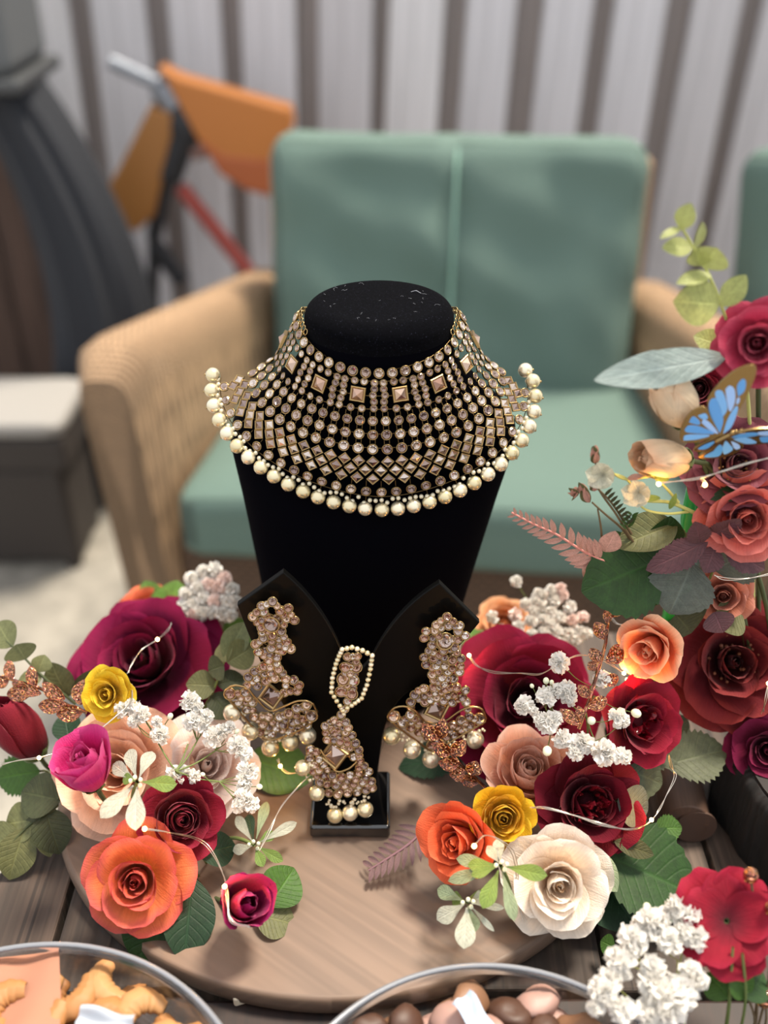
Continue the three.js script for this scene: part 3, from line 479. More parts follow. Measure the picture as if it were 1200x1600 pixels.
// ---------------------------------------------------------------- silk flowers
const lin = (hex) => { const c = C(hex); return [c.r, c.g, c.b]; };
const mixc = (a, b, t) => [lerp(a[0], b[0], t), lerp(a[1], b[1], t), lerp(a[2], b[2], t)];
const petalMat = (o = {}) => phy({ color: C('#ece6e6'), vertexColors: true, map: T.vein, bumpMap: T.weave, bumpScale: 0.0004, roughness: 0.8, specularIntensity: 0.45, side: THREE.DoubleSide, transmission: 0.28, thickness: 0, ...o });
const PET = petalMat(), PETSOFT = petalMat({ color: 0xffffff, transmission: 0.3 }), PETDEEP = petalMat({ transmission: 0.22, specularIntensity: 0.3 });
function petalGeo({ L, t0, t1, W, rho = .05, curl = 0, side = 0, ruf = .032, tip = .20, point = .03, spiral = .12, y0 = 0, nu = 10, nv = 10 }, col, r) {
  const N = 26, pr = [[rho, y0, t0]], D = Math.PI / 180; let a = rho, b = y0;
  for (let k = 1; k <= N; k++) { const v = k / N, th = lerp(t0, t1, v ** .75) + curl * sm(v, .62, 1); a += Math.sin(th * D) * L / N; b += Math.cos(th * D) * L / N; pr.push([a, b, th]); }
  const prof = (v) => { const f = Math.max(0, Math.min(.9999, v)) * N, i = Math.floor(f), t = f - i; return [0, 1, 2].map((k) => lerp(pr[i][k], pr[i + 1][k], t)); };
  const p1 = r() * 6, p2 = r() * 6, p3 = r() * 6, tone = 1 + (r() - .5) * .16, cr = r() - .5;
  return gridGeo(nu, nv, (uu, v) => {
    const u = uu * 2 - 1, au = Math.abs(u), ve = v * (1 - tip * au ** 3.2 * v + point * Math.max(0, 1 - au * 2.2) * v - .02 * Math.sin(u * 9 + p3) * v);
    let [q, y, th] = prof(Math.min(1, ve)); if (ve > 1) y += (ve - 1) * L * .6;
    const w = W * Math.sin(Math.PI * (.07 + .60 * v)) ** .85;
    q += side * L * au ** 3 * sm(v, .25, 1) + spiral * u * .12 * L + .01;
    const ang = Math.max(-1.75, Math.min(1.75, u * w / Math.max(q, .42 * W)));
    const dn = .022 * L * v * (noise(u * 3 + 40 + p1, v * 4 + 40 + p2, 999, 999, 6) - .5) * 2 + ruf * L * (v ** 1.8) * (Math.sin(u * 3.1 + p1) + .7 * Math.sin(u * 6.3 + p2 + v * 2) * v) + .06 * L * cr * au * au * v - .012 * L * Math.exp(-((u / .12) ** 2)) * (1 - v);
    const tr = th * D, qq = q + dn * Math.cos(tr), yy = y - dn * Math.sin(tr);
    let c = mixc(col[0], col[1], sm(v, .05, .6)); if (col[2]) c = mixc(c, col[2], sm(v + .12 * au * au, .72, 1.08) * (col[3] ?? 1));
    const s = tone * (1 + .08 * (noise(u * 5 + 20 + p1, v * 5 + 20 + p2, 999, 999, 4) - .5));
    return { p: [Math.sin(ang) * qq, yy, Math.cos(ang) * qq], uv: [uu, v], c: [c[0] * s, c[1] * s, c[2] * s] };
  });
}
const LAYERS = {
  rose: [[3, { L: .64, t0: 22, t1: -18, W: .36, rho: .05, y0: .10 }], [4, { L: .74, t0: 38, t1: -10, W: .48, rho: .07, y0: .06, curl: 10 }], [5, { L: .86, t0: 54, t1: 0, W: .60, rho: .08, curl: 28, y0: .02 }], [5, { L: .98, t0: 70, t1: 22, W: .70, rho: .08, curl: 48, side: .05 }], [5, { L: 1.08, t0: 88, t1: 52, W: .76, rho: .06, curl: 40, side: .04, ruf: .045 }]],
  open: [[3, { L: .60, t0: 22, t1: -18, W: .36, rho: .05, y0: .08 }], [4, { L: .70, t0: 42, t1: -8, W: .50, rho: .08, y0: .05, curl: 12 }], [5, { L: .84, t0: 60, t1: 6, W: .62, rho: .09, curl: 34, y0: .02 }], [5, { L: 1.0, t0: 78, t1: 34, W: .74, rho: .08, curl: 44, ruf: .04, side: .04 }], [6, { L: 1.10, t0: 94, t1: 70, W: .80, rho: .06, curl: 26, ruf: .06 }]],
  tea: [[3, { L: .95, t0: 18, t1: -14, W: .42, rho: .04, y0: .05 }], [4, { L: 1.06, t0: 32, t1: -6, W: .56, rho: .06, curl: 14 }], [4, { L: 1.14, t0: 46, t1: 4, W: .72, rho: .07, curl: 40, side: .05 }], [4, { L: 1.2, t0: 60, t1: 22, W: .76, rho: .06, curl: 60, side: .06 }]],
  bud: [[3, { L: 1.9, t0: 30, t1: -36, W: .66, rho: .05 }], [3, { L: 2.05, t0: 48, t1: -36, W: .92, rho: .08, ruf: .012 }], [4, { L: 2.05, t0: 62, t1: -32, W: 1.08, rho: .1, curl: 12, ruf: .015 }]],
  cup: [[4, { L: 1.3, t0: 24, t1: -26, W: .52, rho: .06, y0: .1 }], [4, { L: 1.55, t0: 46, t1: -26, W: .82, rho: .08, curl: 14 }], [5, { L: 1.7, t0: 64, t1: -18, W: .98, rho: .1, curl: 34, side: .03 }]],
  ranunculus: [[4, { L: .34, t0: 14, t1: -24, W: .20, rho: .04, y0: .26 }], [5, { L: .46, t0: 34, t1: -20, W: .30, rho: .09, y0: .20 }], [6, { L: .58, t0: 48, t1: -16, W: .40, rho: .13, y0: .13 }], [6, { L: .72, t0: 64, t1: -12, W: .50, rho: .17, y0: .06, curl: 8 }], [6, { L: .88, t0: 80, t1: 2, W: .60, rho: .19, curl: 16 }], [6, { L: 1.0, t0: 92, t1: 34, W: .64, rho: .17, curl: 26, ruf: .03 }]],
  peony: [[5, { L: .70, t0: 54, t1: -10, W: .52, rho: .14, ruf: .03 }], [5, { L: .90, t0: 68, t1: 6, W: .64, rho: .12, curl: 22, ruf: .03 }], [6, { L: 1.06, t0: 86, t1: 40, W: .72, rho: .09, curl: 30, ruf: .06 }]],
  flat: [[5, { L: 1.0, t0: 88, t1: 74, W: .60, rho: .05, curl: 24, ruf: .06, tip: .16, point: -.04 }], [5, { L: .8, t0: 80, t1: 62, W: .5, rho: .05, curl: 20, ruf: .06 }]],
};
// the rolled heart of a rose: one sheet wound into itself
function heartGeo(R1, h, turns, col, r) {
  const p0 = r() * 6;
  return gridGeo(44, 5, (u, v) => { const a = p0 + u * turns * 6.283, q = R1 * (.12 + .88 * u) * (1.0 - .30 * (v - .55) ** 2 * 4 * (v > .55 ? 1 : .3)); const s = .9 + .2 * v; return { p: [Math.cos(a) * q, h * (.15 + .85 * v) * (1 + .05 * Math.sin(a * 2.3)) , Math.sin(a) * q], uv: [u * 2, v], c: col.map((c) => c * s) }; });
}
// a bloom: pos is its heart, R its radius; axis is where it opens to; its stem runs down to foot
function bloom(label, pos, R, axis, kind, cols, o = {}) {
  const r = rng(o.seed ?? Math.round(pos.x * 9000 + pos.y * 7000 + pos.z * 3000)), ax = V3(...axis).normalize();
  const t = thing(o.name ?? 'artificial_rose', label, o.category ?? 'flower', pos.clone().addScaledVector(ax, -R * (o.sink ?? .38)));
  const q = turnTo(ax).multiply(new THREE.Quaternion().setFromAxisAngle(V3(0, 1, 0), o.spin ?? r() * 6.28));
  const col = cols.map((c) => typeof c === 'string' ? lin(c) : c), mat = o.mat ?? PET;
  LAYERS[kind].forEach(([n, d], li) => {
    const a0 = r() * 6.28;
    for (let k = 0; k < n; k++) {
      const dd = { ...d, L: d.L * (1 + (r() - .5) * .1), t0: d.t0 + (r() - .5) * 7, t1: d.t1 + (r() - .5) * (o.loose ?? 17), curl: (d.curl ?? 0) * (.7 + r() * .6), W: d.W * (.95 + r() * .12) };
      const inner = o.heart ? mixc(lin(o.heart), col[0], li / (LAYERS[kind].length - 1)) : col[0];  // inner layers tinted to the heart colour; on burgundy roses it paints inner shade
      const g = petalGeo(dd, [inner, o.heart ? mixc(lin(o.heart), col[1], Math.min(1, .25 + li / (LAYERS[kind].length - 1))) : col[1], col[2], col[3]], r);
      const m = part('petal', g, mat, t); m.scale.setScalar(R); m.quaternion.copy(q).multiply(new THREE.Quaternion().setFromAxisAngle(V3(0, 1, 0), a0 + k / n * 6.283 + (r() - .5) * .25));
    }
  });
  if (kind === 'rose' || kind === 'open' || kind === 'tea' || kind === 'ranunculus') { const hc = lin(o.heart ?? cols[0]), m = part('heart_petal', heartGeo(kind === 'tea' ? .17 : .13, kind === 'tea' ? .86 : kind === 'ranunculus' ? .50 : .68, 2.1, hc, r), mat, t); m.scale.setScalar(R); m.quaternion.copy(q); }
  if (kind === 'peony') { const g = new THREE.SphereGeometry(.2, 14, 10); g.scale(1, .8, 1); const n = g.attributes.position.count, hc = lin(o.heart ?? cols[0]), cc = new Float32Array(n * 3); for (let i = 0; i < n; i++) cc.set(hc, i * 3); g.setAttribute('color', new THREE.BufferAttribute(cc, 3)); const m = part('heart', g, mat, t); m.scale.setScalar(R); m.position.copy(ax).multiplyScalar(R * .1); m.quaternion.copy(q); }
  if (o.frill) { for (let k = 0; k < o.frill; k++) { const a = r() * 6.28, e = Math.sqrt(r()) * .30; const g = petalGeo({ L: .26 + r() * .14, t0: 40 * r(), t1: -50 + 60 * r(), W: .12 + r() * .05, rho: .01, ruf: .16, tip: .1, nu: 5, nv: 5 }, [lin(o.frillColor ?? '#7a0a20'), lin(o.frillColor ?? '#a3122c')], r); const m = part('frill_petal', g, o.frillMat ?? mat, t); m.scale.setScalar(R); const l = V3(Math.cos(a) * e, .22 + r() * .1, Math.sin(a) * e).multiplyScalar(R); m.position.copy(l.applyQuaternion(q)); m.quaternion.copy(q).multiply(new THREE.Quaternion().setFromEuler(new THREE.Euler((r() - .5) * 1.2, r() * 6.28, (r() - .5) * 1.2))); } }
  if (o.stamens) { const L = []; for (let k = 0; k < 46; k++) { const a = r() * 6.28, e = .05 + .26 * Math.sqrt(r()), b = V3(Math.cos(a) * e, .08, Math.sin(a) * e), tp = V3(Math.cos(a) * e * 1.5, .30 + r() * .16, Math.sin(a) * e * 1.5); L.push(bar(b, tp, .008, 4)); const s = new THREE.IcosahedronGeometry(.022 + r() * .012, 0); s.translate(tp.x, tp.y, tp.z); L.push(s); } const g = merged(L); const m = part('stamens', g, std({ color: C(o.stamens), roughness: .7 }), t, 'stuff'); m.scale.setScalar(R); m.quaternion.copy(q); }
  // sepals and stem
  for (let k = 0; k < 5; k++) { const g = petalGeo({ L: .62, t0: 100, t1: kind === 'bud' || kind === 'cup' ? 10 : 66, W: .16, rho: .02, tip: .7, point: .2, y0: -.05, nu: 4, nv: 6, ruf: .02 }, [lin('#ffffff'), lin('#ffffff')], r); const m = part('sepal', g, M.calyx, t); m.scale.setScalar(R * (o.sepal ?? 1)); m.quaternion.copy(q).multiply(new THREE.Quaternion().setFromAxisAngle(V3(0, 1, 0), k * 1.2566 + .3)); }
  const foot = (o.foot ?? V3(pos.x * .9, BOARD + .002, pos.z - .03)).clone().sub(t.position), d = ax.clone().multiplyScalar(-1);
  const mid = foot.clone().multiplyScalar(.5).addScaledVector(d, Math.min(.03, foot.length() * .4));
  part('stem', tube([V3(0, 0, 0), d.clone().multiplyScalar(Math.min(.012, foot.length() * .3)), mid, foot], o.stemR ?? .0016, 16, 7), M.stemDark, t);
  return t;
}

// ---------------------------------------------------------------- leaves
function leafGeo(L, W, { fold = .15, bend = .2, serr = 0, nv = 18, nu = 8, shape = 1, twist = 0, ruf = 0, back = 0, seed = 1 } = {}) {
  const r = rng(seed), ph = r() * 6;
  return gridGeo(nu, nv, (uu, v) => {
    const u = uu * 2 - 1; let w = W / 2 * Math.sin(Math.PI * Math.min(1, v ** shape * .985 + .012)) ** .72;
    if (serr) w *= 1 + serr * ((v * serrN(L, W)) % 1 - .6) * (Math.abs(u) > .9 ? 1 : 0);
    const x = u * w, lift = Math.abs(x) * fold - back * x * x / W, b = bend * L * (v * v - v * .15);
    const rf = ruf * W * Math.sin(v * 11 + ph + u * 1.5) * u * u;
    const tw = twist * v, z = lift - b + rf;
    return { p: [x * Math.cos(tw) - z * Math.sin(tw) * .3, v * L, z + x * Math.sin(tw)], uv: [.5 + u * .5, v] };
  });
}
const serrN = (L, W) => Math.round(Math.max(9, L / W * 9));
const leafMat = (hex, o = {}) => phy({ color: C(hex).multiplyScalar(.85), map: T.leaf, bumpMap: T.leafBump, bumpScale: .0005, roughness: .58, side: THREE.DoubleSide, transmission: .22, specularIntensity: .6, thickness: 0, ...o });
const LM = {
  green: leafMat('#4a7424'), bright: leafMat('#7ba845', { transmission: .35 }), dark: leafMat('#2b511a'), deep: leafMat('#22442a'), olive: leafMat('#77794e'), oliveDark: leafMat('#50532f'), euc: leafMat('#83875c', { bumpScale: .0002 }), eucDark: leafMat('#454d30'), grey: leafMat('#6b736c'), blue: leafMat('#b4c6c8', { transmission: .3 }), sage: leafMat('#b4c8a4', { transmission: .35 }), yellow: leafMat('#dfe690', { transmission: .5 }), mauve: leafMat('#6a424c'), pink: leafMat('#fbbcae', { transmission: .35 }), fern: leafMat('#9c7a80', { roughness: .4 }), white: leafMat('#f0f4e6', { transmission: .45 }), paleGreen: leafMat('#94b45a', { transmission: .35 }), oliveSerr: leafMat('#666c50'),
};
// a blade from a to b (world); face is where its upper side looks
function blade(parent, a, b, W, mat, o = {}, name = 'leaf') {
  const L = a.distanceTo(b), y = b.clone().sub(a).normalize(), f = V3(...(o.face ?? [0, .75, .65]));
  const z = f.addScaledVector(y, -f.dot(y)).normalize(), g = leafGeo(L, W, o);
  const m = part(name, g, mat, parent); m.position.copy(a).sub(parent.position); m.quaternion.copy(basis(y.clone().cross(z), y, z)); return m;
}
function leafThing(label, a, b, W, mat, o = {}) {
  const t = thing(o.name ?? 'artificial_leaf', label, 'leaf', a); blade(t, a, b, W, mat, { seed: Math.round(a.x * 5000), ...o }, 'leaf_blade');
  const foot = (o.foot ?? V3(a.x, Math.max(BOARD + .0015, a.y - .03), a.z - .015)).clone().sub(a); part('stem', tube([V3(0, 0, 0), foot.clone().multiplyScalar(.5).add(V3(0, .002, 0)), foot], .0009, 8, 6), M.stem, t); return t;
}
// a sprig: stems through world points, and leaves [from, to, width, material, options]
function sprig(name, label, category, stems, leaves, stemMat, r = .0011) {
  const o = stems[0][0].clone(), t = thing(name, label, category, o);
  part('stem', merged(stems.map((s, i) => tube(s.map((p) => p.clone().sub(o)), i ? r * .8 : r, 6 * s.length, 6, r * .5))), stemMat, t);
  leaves.forEach(([a, b, W, m, op], i) => blade(t, a, b, W, m, { seed: i + 5, nu: 6, nv: 12, ...op }, op?.name ?? 'leaf'));
  return t;
}
// baby's breath
const gypGeo = [0, 1, 2].map((s) => {
  const r = rng(100 + s), L = [];
  for (let k = 0; k < 62; k++) {
    const d = V3(r() - .5, r() * 1.05 - .35, r() - .5).normalize(), l = .62 + r() * .4, w = .24 + r() * .16, g = gridGeo(3, 3, (uu, v) => { const u = uu * 2 - 1, x = u * w * Math.sin(Math.PI * (.1 + .62 * v)); return { p: [x, (.2 + .8 * v) * l, .12 * Math.sin(v * 2.6) + .1 * u * u + .06 * Math.sin(u * 5 + k)], uv: [uu, v] }; });
    g.applyMatrix4(M4(V3(0, 0, 0), turnTo(d).multiply(new THREE.Quaternion().setFromAxisAngle(V3(0, 1, 0), r() * 6.28)))); L.push(g);
  }
  const cup = new THREE.SphereGeometry(.45, 8, 6); L.push(cup); return merged(L);
});
const budGeo = new THREE.SphereGeometry(1, 12, 9); budGeo.scale(.8, 1, .8);
function gyp(label, root, heads, o = {}) {                           // heads: [point, radius, bud?]
  const r = rng(o.seed ?? 5), t = thing('gypsophila_sprig', label, 'flower sprig', root), L = [];
  const hub = o.hub ?? heads.reduce((a, [p]) => a.add(p), V3(0, 0, 0)).divideScalar(heads.length).lerp(root, .45);
  const lo = hub.clone().sub(root); L.push(tube([V3(0, 0, 0), lo.clone().multiplyScalar(.5).add(V3(.003, .003, 0)), lo], .0007, 10, 5));
  const forks = [0, 1, 2, 3, 4, 5].map((k) => heads[Math.floor((k + .5) / 6 * heads.length)][0].clone().sub(root).lerp(lo, .38).add(V3(0, -.006, -.002)));
  for (const f of forks) L.push(tube([lo, lo.clone().lerp(f, .5).add(V3(0, -.002, 0)), f], .0005, 8, 5));
  for (const [p, R, bud] of heads) {
    const e = p.clone().sub(root), mid = forks.reduce((a, f) => f.distanceTo(e) < a.distanceTo(e) ? f : a, forks[0]); L.push(tube([mid, mid.clone().lerp(e, .5).add(V3((r() - .5) * .004, -.002, (r() - .5) * .004)), e.clone().addScaledVector(e.clone().sub(mid).normalize(), -R * .3)], .00034, 6, 4));
    const m = part(bud ? 'bud' : 'blossom', bud ? budGeo : gypGeo[Math.floor(r() * 3)], bud ? M.gypBud : (o.pink && r() < o.pink ? M.gypPink : M.gyp), t); m.position.copy(e); m.scale.setScalar(bud ? R : R * 1.22); m.quaternion.copy(turnTo(e.clone().sub(mid).normalize().add(V3(0, .4, .5)).normalize()));
    m.rotateY(r() * 6);
  }
  part('stem', merged(L), o.stem ?? M.stem, t); return t;
}

// ================================================================ bouquet at the left
const H = (px, py, h, r) => { const p = at(px, py, h); return [p, size(r, p)]; };
const Zp = (px, py, z, r) => { const p = up(px, py, z); return [p, size(r, p)]; };
const toward = V3(0, .62, .78);
bloom('large burgundy rose with wide open petals, the biggest flower of the left bouquet', ...H(226, 1036, .062, 112), [-.12, .85, .50], 'open', ['#38041a', '#74083a', '#96124e', .6], { seed: 41, heart: '#300414', mat: PETDEEP, foot: at(240, 1100, 0) });  // dark heart and petal bases stand in for shade inside the bloom
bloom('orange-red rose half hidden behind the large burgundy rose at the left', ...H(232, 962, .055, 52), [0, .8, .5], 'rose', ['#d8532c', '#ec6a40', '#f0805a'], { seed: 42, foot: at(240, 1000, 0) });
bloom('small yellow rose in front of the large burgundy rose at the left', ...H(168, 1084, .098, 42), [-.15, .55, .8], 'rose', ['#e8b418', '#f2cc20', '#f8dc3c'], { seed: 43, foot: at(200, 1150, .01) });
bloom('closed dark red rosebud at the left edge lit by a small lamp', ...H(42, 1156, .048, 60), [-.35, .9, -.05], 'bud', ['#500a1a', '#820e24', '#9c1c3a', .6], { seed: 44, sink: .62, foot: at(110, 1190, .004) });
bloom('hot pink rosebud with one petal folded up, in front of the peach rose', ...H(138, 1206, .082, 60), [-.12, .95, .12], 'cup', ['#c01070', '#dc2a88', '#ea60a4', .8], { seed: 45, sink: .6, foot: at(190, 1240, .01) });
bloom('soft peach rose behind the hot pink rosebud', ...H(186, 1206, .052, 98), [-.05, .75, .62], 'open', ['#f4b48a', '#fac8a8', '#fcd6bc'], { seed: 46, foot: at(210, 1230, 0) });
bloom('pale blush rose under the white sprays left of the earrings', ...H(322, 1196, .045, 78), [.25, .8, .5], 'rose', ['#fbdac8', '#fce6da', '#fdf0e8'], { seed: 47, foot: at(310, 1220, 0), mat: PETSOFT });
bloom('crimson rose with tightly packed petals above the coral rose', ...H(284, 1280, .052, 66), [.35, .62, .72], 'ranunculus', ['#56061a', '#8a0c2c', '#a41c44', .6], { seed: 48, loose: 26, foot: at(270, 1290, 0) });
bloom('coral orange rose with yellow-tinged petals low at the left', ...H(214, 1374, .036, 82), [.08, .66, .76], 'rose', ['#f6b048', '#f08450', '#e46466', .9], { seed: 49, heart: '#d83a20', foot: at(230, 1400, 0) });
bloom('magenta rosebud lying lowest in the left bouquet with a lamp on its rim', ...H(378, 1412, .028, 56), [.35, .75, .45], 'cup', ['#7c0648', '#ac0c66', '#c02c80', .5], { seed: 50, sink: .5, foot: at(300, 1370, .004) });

// green of the left bouquet
leafThing('bright green leaf behind the orange-red rose, the left one of two', at(250, 975, .05), at(222, 908, .075), .030, LM.bright, { face: [-.2, .5, .85], bend: .15 });
leafThing('bright green leaf behind the orange-red rose, the right one of two', at(262, 978, .05), at(278, 908, .078), .032, LM.bright, { face: [.3, .5, .85], bend: .2 });
leafThing('fresh green leaf between the white spray and the olive sprig', at(352, 1010, .05), at(398, 975, .06), .030, LM.bright, { face: [0, .7, .7] });
leafThing('broad green leaf with a pale edge lying under the left earring', at(385, 1185, .012), at(488, 1215, .003), .040, LM.green, { face: [0, .95, .3], bend: .05, fold: .08 });
leafThing('green serrated leaf at the left edge under the dark red rosebud', at(62, 1205, .022), at(-12, 1218, .014), .028, LM.green, { face: [-.1, .7, .7], serr: .22, nv: 40 });
leafThing('large dark green leaf hanging over the board rim under the coral rose', at(262, 1400, .016), at(232, 1520, -.010), .044, LM.dark, { face: [.1, .9, .5], bend: .12, fold: .1 });
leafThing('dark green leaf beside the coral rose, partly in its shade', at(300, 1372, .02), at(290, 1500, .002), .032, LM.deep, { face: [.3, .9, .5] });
leafThing('green leaf behind the magenta rosebud', at(420, 1415, .010), at(462, 1355, .018), .028, LM.green, { face: [.3, .8, .5] });
leafThing('pale underside leaf lying flat right of the magenta rosebud', at(398, 1430, .006), at(462, 1440, .002), .026, LM.olive, { face: [0, 1, .2] });
leafThing('dark green leaf between the crimson rose and the mistletoe sprig', at(310, 1335, .03), at(372, 1318, .022), .022, LM.deep, { face: [0, .8, .6] });
sprig('eucalyptus_sprig', 'olive eucalyptus sprig with round leaves left of the left earring', 'leaf sprig', [[at(318, 1110, .05), at(335, 1075, .075), at(352, 1030, .09), at(372, 990, .10)]], [
  [at(352, 1030, .090), at(382, 972, .108), .019, LM.euc, { face: [.1, .5, .85], bend: -.1 }], [at(354, 1034, .09), at(346, 1000, .098), .016, LM.euc, { face: [-.4, .5, .8] }], [at(355, 1035, .09), at(398, 1010, .096), .022, LM.olive, { face: [.3, .6, .75] }], [at(338, 1072, .076), at(292, 1068, .082), .020, LM.olive, { face: [-.2, .8, .6] }], [at(340, 1070, .076), at(382, 1058, .078), .016, LM.eucDark, { face: [.2, .8, .5] }], [at(330, 1085, .07), at(362, 1120, .06), .022, LM.eucDark, { face: [.3, .8, .5] }], [at(350, 1040, .088), at(326, 1048, .088), .018, LM.oliveDark, { face: [-.2, .6, .7] }]], M.stem);
sprig('eucalyptus_sprig', 'grey-green eucalyptus sprig reaching in at the left edge above the copper leaves', 'leaf sprig', [[at(118, 1100, .06), at(70, 1060, .08), at(20, 1010, .095), at(-10, 985, .10)]], [
  [at(20, 1010, .095), at(-8, 972, .106), .022, LM.euc, { face: [0, .5, .85] }], [at(40, 1030, .09), at(26, 1006, .10), .024, LM.euc, { face: [0, .5, .9], bend: -.15 }], [at(60, 1050, .084), at(70, 1024, .093), .014, LM.euc, { face: [.3, .4, .8] }], [at(108, 1088, .064), at(76, 1040, .086), .025, LM.olive, { face: [-.3, .5, .85] }], [at(65, 1060, .08), at(28, 1062, .082), .013, LM.euc, { face: [0, .8, .5] }], [at(118, 1095, .062), at(152, 1050, .085), .017, LM.oliveDark, { face: [.1, .5, .8] }]], M.stemDark);
sprig('eucalyptus_sprig', 'dark olive eucalyptus sprig hanging over the table edge at the lower left', 'leaf sprig', [[at(105, 1225, .03), at(80, 1262, .02), at(45, 1290, .01), at(5, 1330, 0)]], [
  [at(95, 1250, .024), at(30, 1236, .028), .030, LM.eucDark, { face: [-.1, .85, .5] }], [at(92, 1258, .022), at(24, 1270, .014), .016, LM.oliveDark, { face: [0, .9, .4] }], [at(70, 1262, .02), at(92, 1335, .0), .026, LM.eucDark, { face: [.2, .7, .7] }], [at(60, 1280, .012), at(6, 1288, .01), .026, LM.euc, { face: [-.1, .7, .7] }], [at(38, 1295, .008), at(12, 1376, -.012), .026, LM.olive, { face: [.1, .5, .85] }], [at(62, 1284, .012), at(80, 1338, -.002), .014, LM.euc, { face: [.5, .5, .7] }], [at(30, 1300, .006), at(-12, 1320, 0), .024, LM.euc, { face: [-.2, .6, .7] }], [at(110, 1160, .05), at(98, 1110, .06), .02, LM.deep, { face: [0, .7, .6] }]], M.stemDark);
gyp('rounded head of white baby\'s breath behind the left bouquet', at(322, 990, .03), [[300, 905], [318, 895], [335, 890], [350, 905], [362, 920], [308, 920], [325, 912], [342, 918], [290, 930], [300, 945], [318, 935], [335, 940], [355, 938], [366, 940], [312, 958], [330, 955], [348, 958], [285, 950], [300, 962], [358, 960]].map(([x, y], i) => { const p = at(x, y, .078 + (960 - y) * .0003); return [p, size(11.5, p)]; }), { seed: 8, pink: .12 });
const mg = (l, sx, ox, oy, hf, rmin = 0) => l.map(([x, y, r, b]) => { const X = ox + x / sx, Y = oy + y / sx, p = at(X, Y, hf(X, Y)); return [p, Math.max(rmin, size(r / sx, p)), b]; });
gyp('airy white baby\'s breath over the blush rose, left of the left earring', at(300, 1240, .045), mg([[545, 712, 34], [590, 700, 36], [635, 735, 38], [600, 760, 28], [718, 825, 40], [848, 672, 42], [880, 700, 30], [860, 762, 40], [905, 775, 38], [955, 835, 44], [990, 812, 34], [925, 740, 30], [1025, 790, 26], [1060, 870, 42], [1085, 905, 38], [1105, 985, 44], [1085, 1030, 38], [1090, 1100, 42], [1120, 1130, 36], [1062, 1140, 30], [785, 1005, 42], [820, 985, 26], [868, 1010, 30], [700, 765, 24], [760, 740, 16, 1], [1058, 808, 14, 1], [1158, 1055, 16, 1], [905, 1000, 12, 1]], 2.857, 0, 860, (x, y) => .098 - (y - 1080) * .00022), { seed: 9, hub: at(275, 1205, .075) });
function mistletoe(label, hub, tips, foot, w = .0070) {
  const t = thing('mistletoe_sprig', label, 'leaf sprig', hub);
  const f = foot.clone().sub(hub); part('stem', tube([V3(0, 0, 0), f.clone().multiplyScalar(.5).add(V3(0, .003, 0)), f], .0012, 10, 6), M.stem, t);
  for (const [p, m, k = 1] of tips) { const a = hub.clone().lerp(p, .12); blade(t, a, p, w * k, m, { face: [.05, .75, .65], shape: 1.9, fold: .12, bend: .15, nu: 6, nv: 12, seed: Math.round(p.x * 3000) }); }
  for (const [dx, dy] of [[-.003, .001], [.003, .002], [0, .004], [.002, -.003]]) { const b = part('berry', budGeo, M.gypBud, t); b.position.set(dx, dy + .003, .003); b.scale.setScalar(.0016); }
  return t;
}
const tp = (l, h) => l.map(([x, y, m, k, hh]) => [at(x, y, hh ?? h), m, k]);
mistletoe('white-tipped star of mistletoe leaves in front of the hot pink rosebud', at(215, 1221, .088), tp([[172, 1192, LM.white], [198, 1165, LM.white], [238, 1168, LM.white], [275, 1226, LM.paleGreen, 1.1], [158, 1275, LM.white, 1.2], [210, 1292, LM.white, 1.3], [190, 1215, LM.paleGreen, .8]], .086), at(205, 1260, .03), .0088);
mistletoe('pale green mistletoe sprig lying above the magenta rosebud', at(398, 1320, .022), tp([[418, 1246, LM.sage], [366, 1272, LM.white], [466, 1284, LM.white], [364, 1330, LM.white], [440, 1345, LM.paleGreen], [410, 1352, LM.paleGreen], [386, 1268, LM.deep], [430, 1300, LM.paleGreen]], .022), at(350, 1310, .012), .0070);
const glitterLeaf = (t, a, b, W, o) => blade(t, a, b, W * .78, M.glitter, { face: [0, .5, .85], fold: .35, ...o });
function glitterSprig(label, stems, lv) {
  const o = stems[0][0].clone(), t = thing('glitter_sprig', label, 'leaf sprig', o);
  part('stem', merged(stems.map((s) => tube(s.map((p) => p.clone().sub(o)), .0011, 10, 6))), M.glitter, t);
  lv.forEach(([a, b, W, f], i) => glitterLeaf(t, a, b, W, { seed: i, ...(f ? { face: f } : {}) })); return t;
}
const g1 = (x, y, h) => at(x / 2.857, 860 + y / 2.857, h);
glitterSprig('copper glitter leaf sprig pointing left beside the small yellow rose', [[g1(390, 725, .085), g1(300, 690, .088), g1(190, 620, .09), g1(90, 590, .09), g1(10, 560, .092)]], [
  [g1(60, 575, .09), g1(28, 488, .098), .011], [g1(40, 575, .09), g1(-30, 600, .09), .011], [g1(150, 625, .09), g1(20, 650, .086), .014], [g1(160, 615, .09), g1(128, 512, .10), .011], [g1(185, 640, .09), g1(40, 595, .094), .012], [g1(290, 665, .09), g1(180, 595, .098), .013], [g1(290, 690, .088), g1(160, 700, .085), .013], [g1(372, 712, .086), g1(245, 740, .083), .015], [g1(360, 690, .088), g1(370, 575, .10), .017, [-.2, .4, .9]]]);

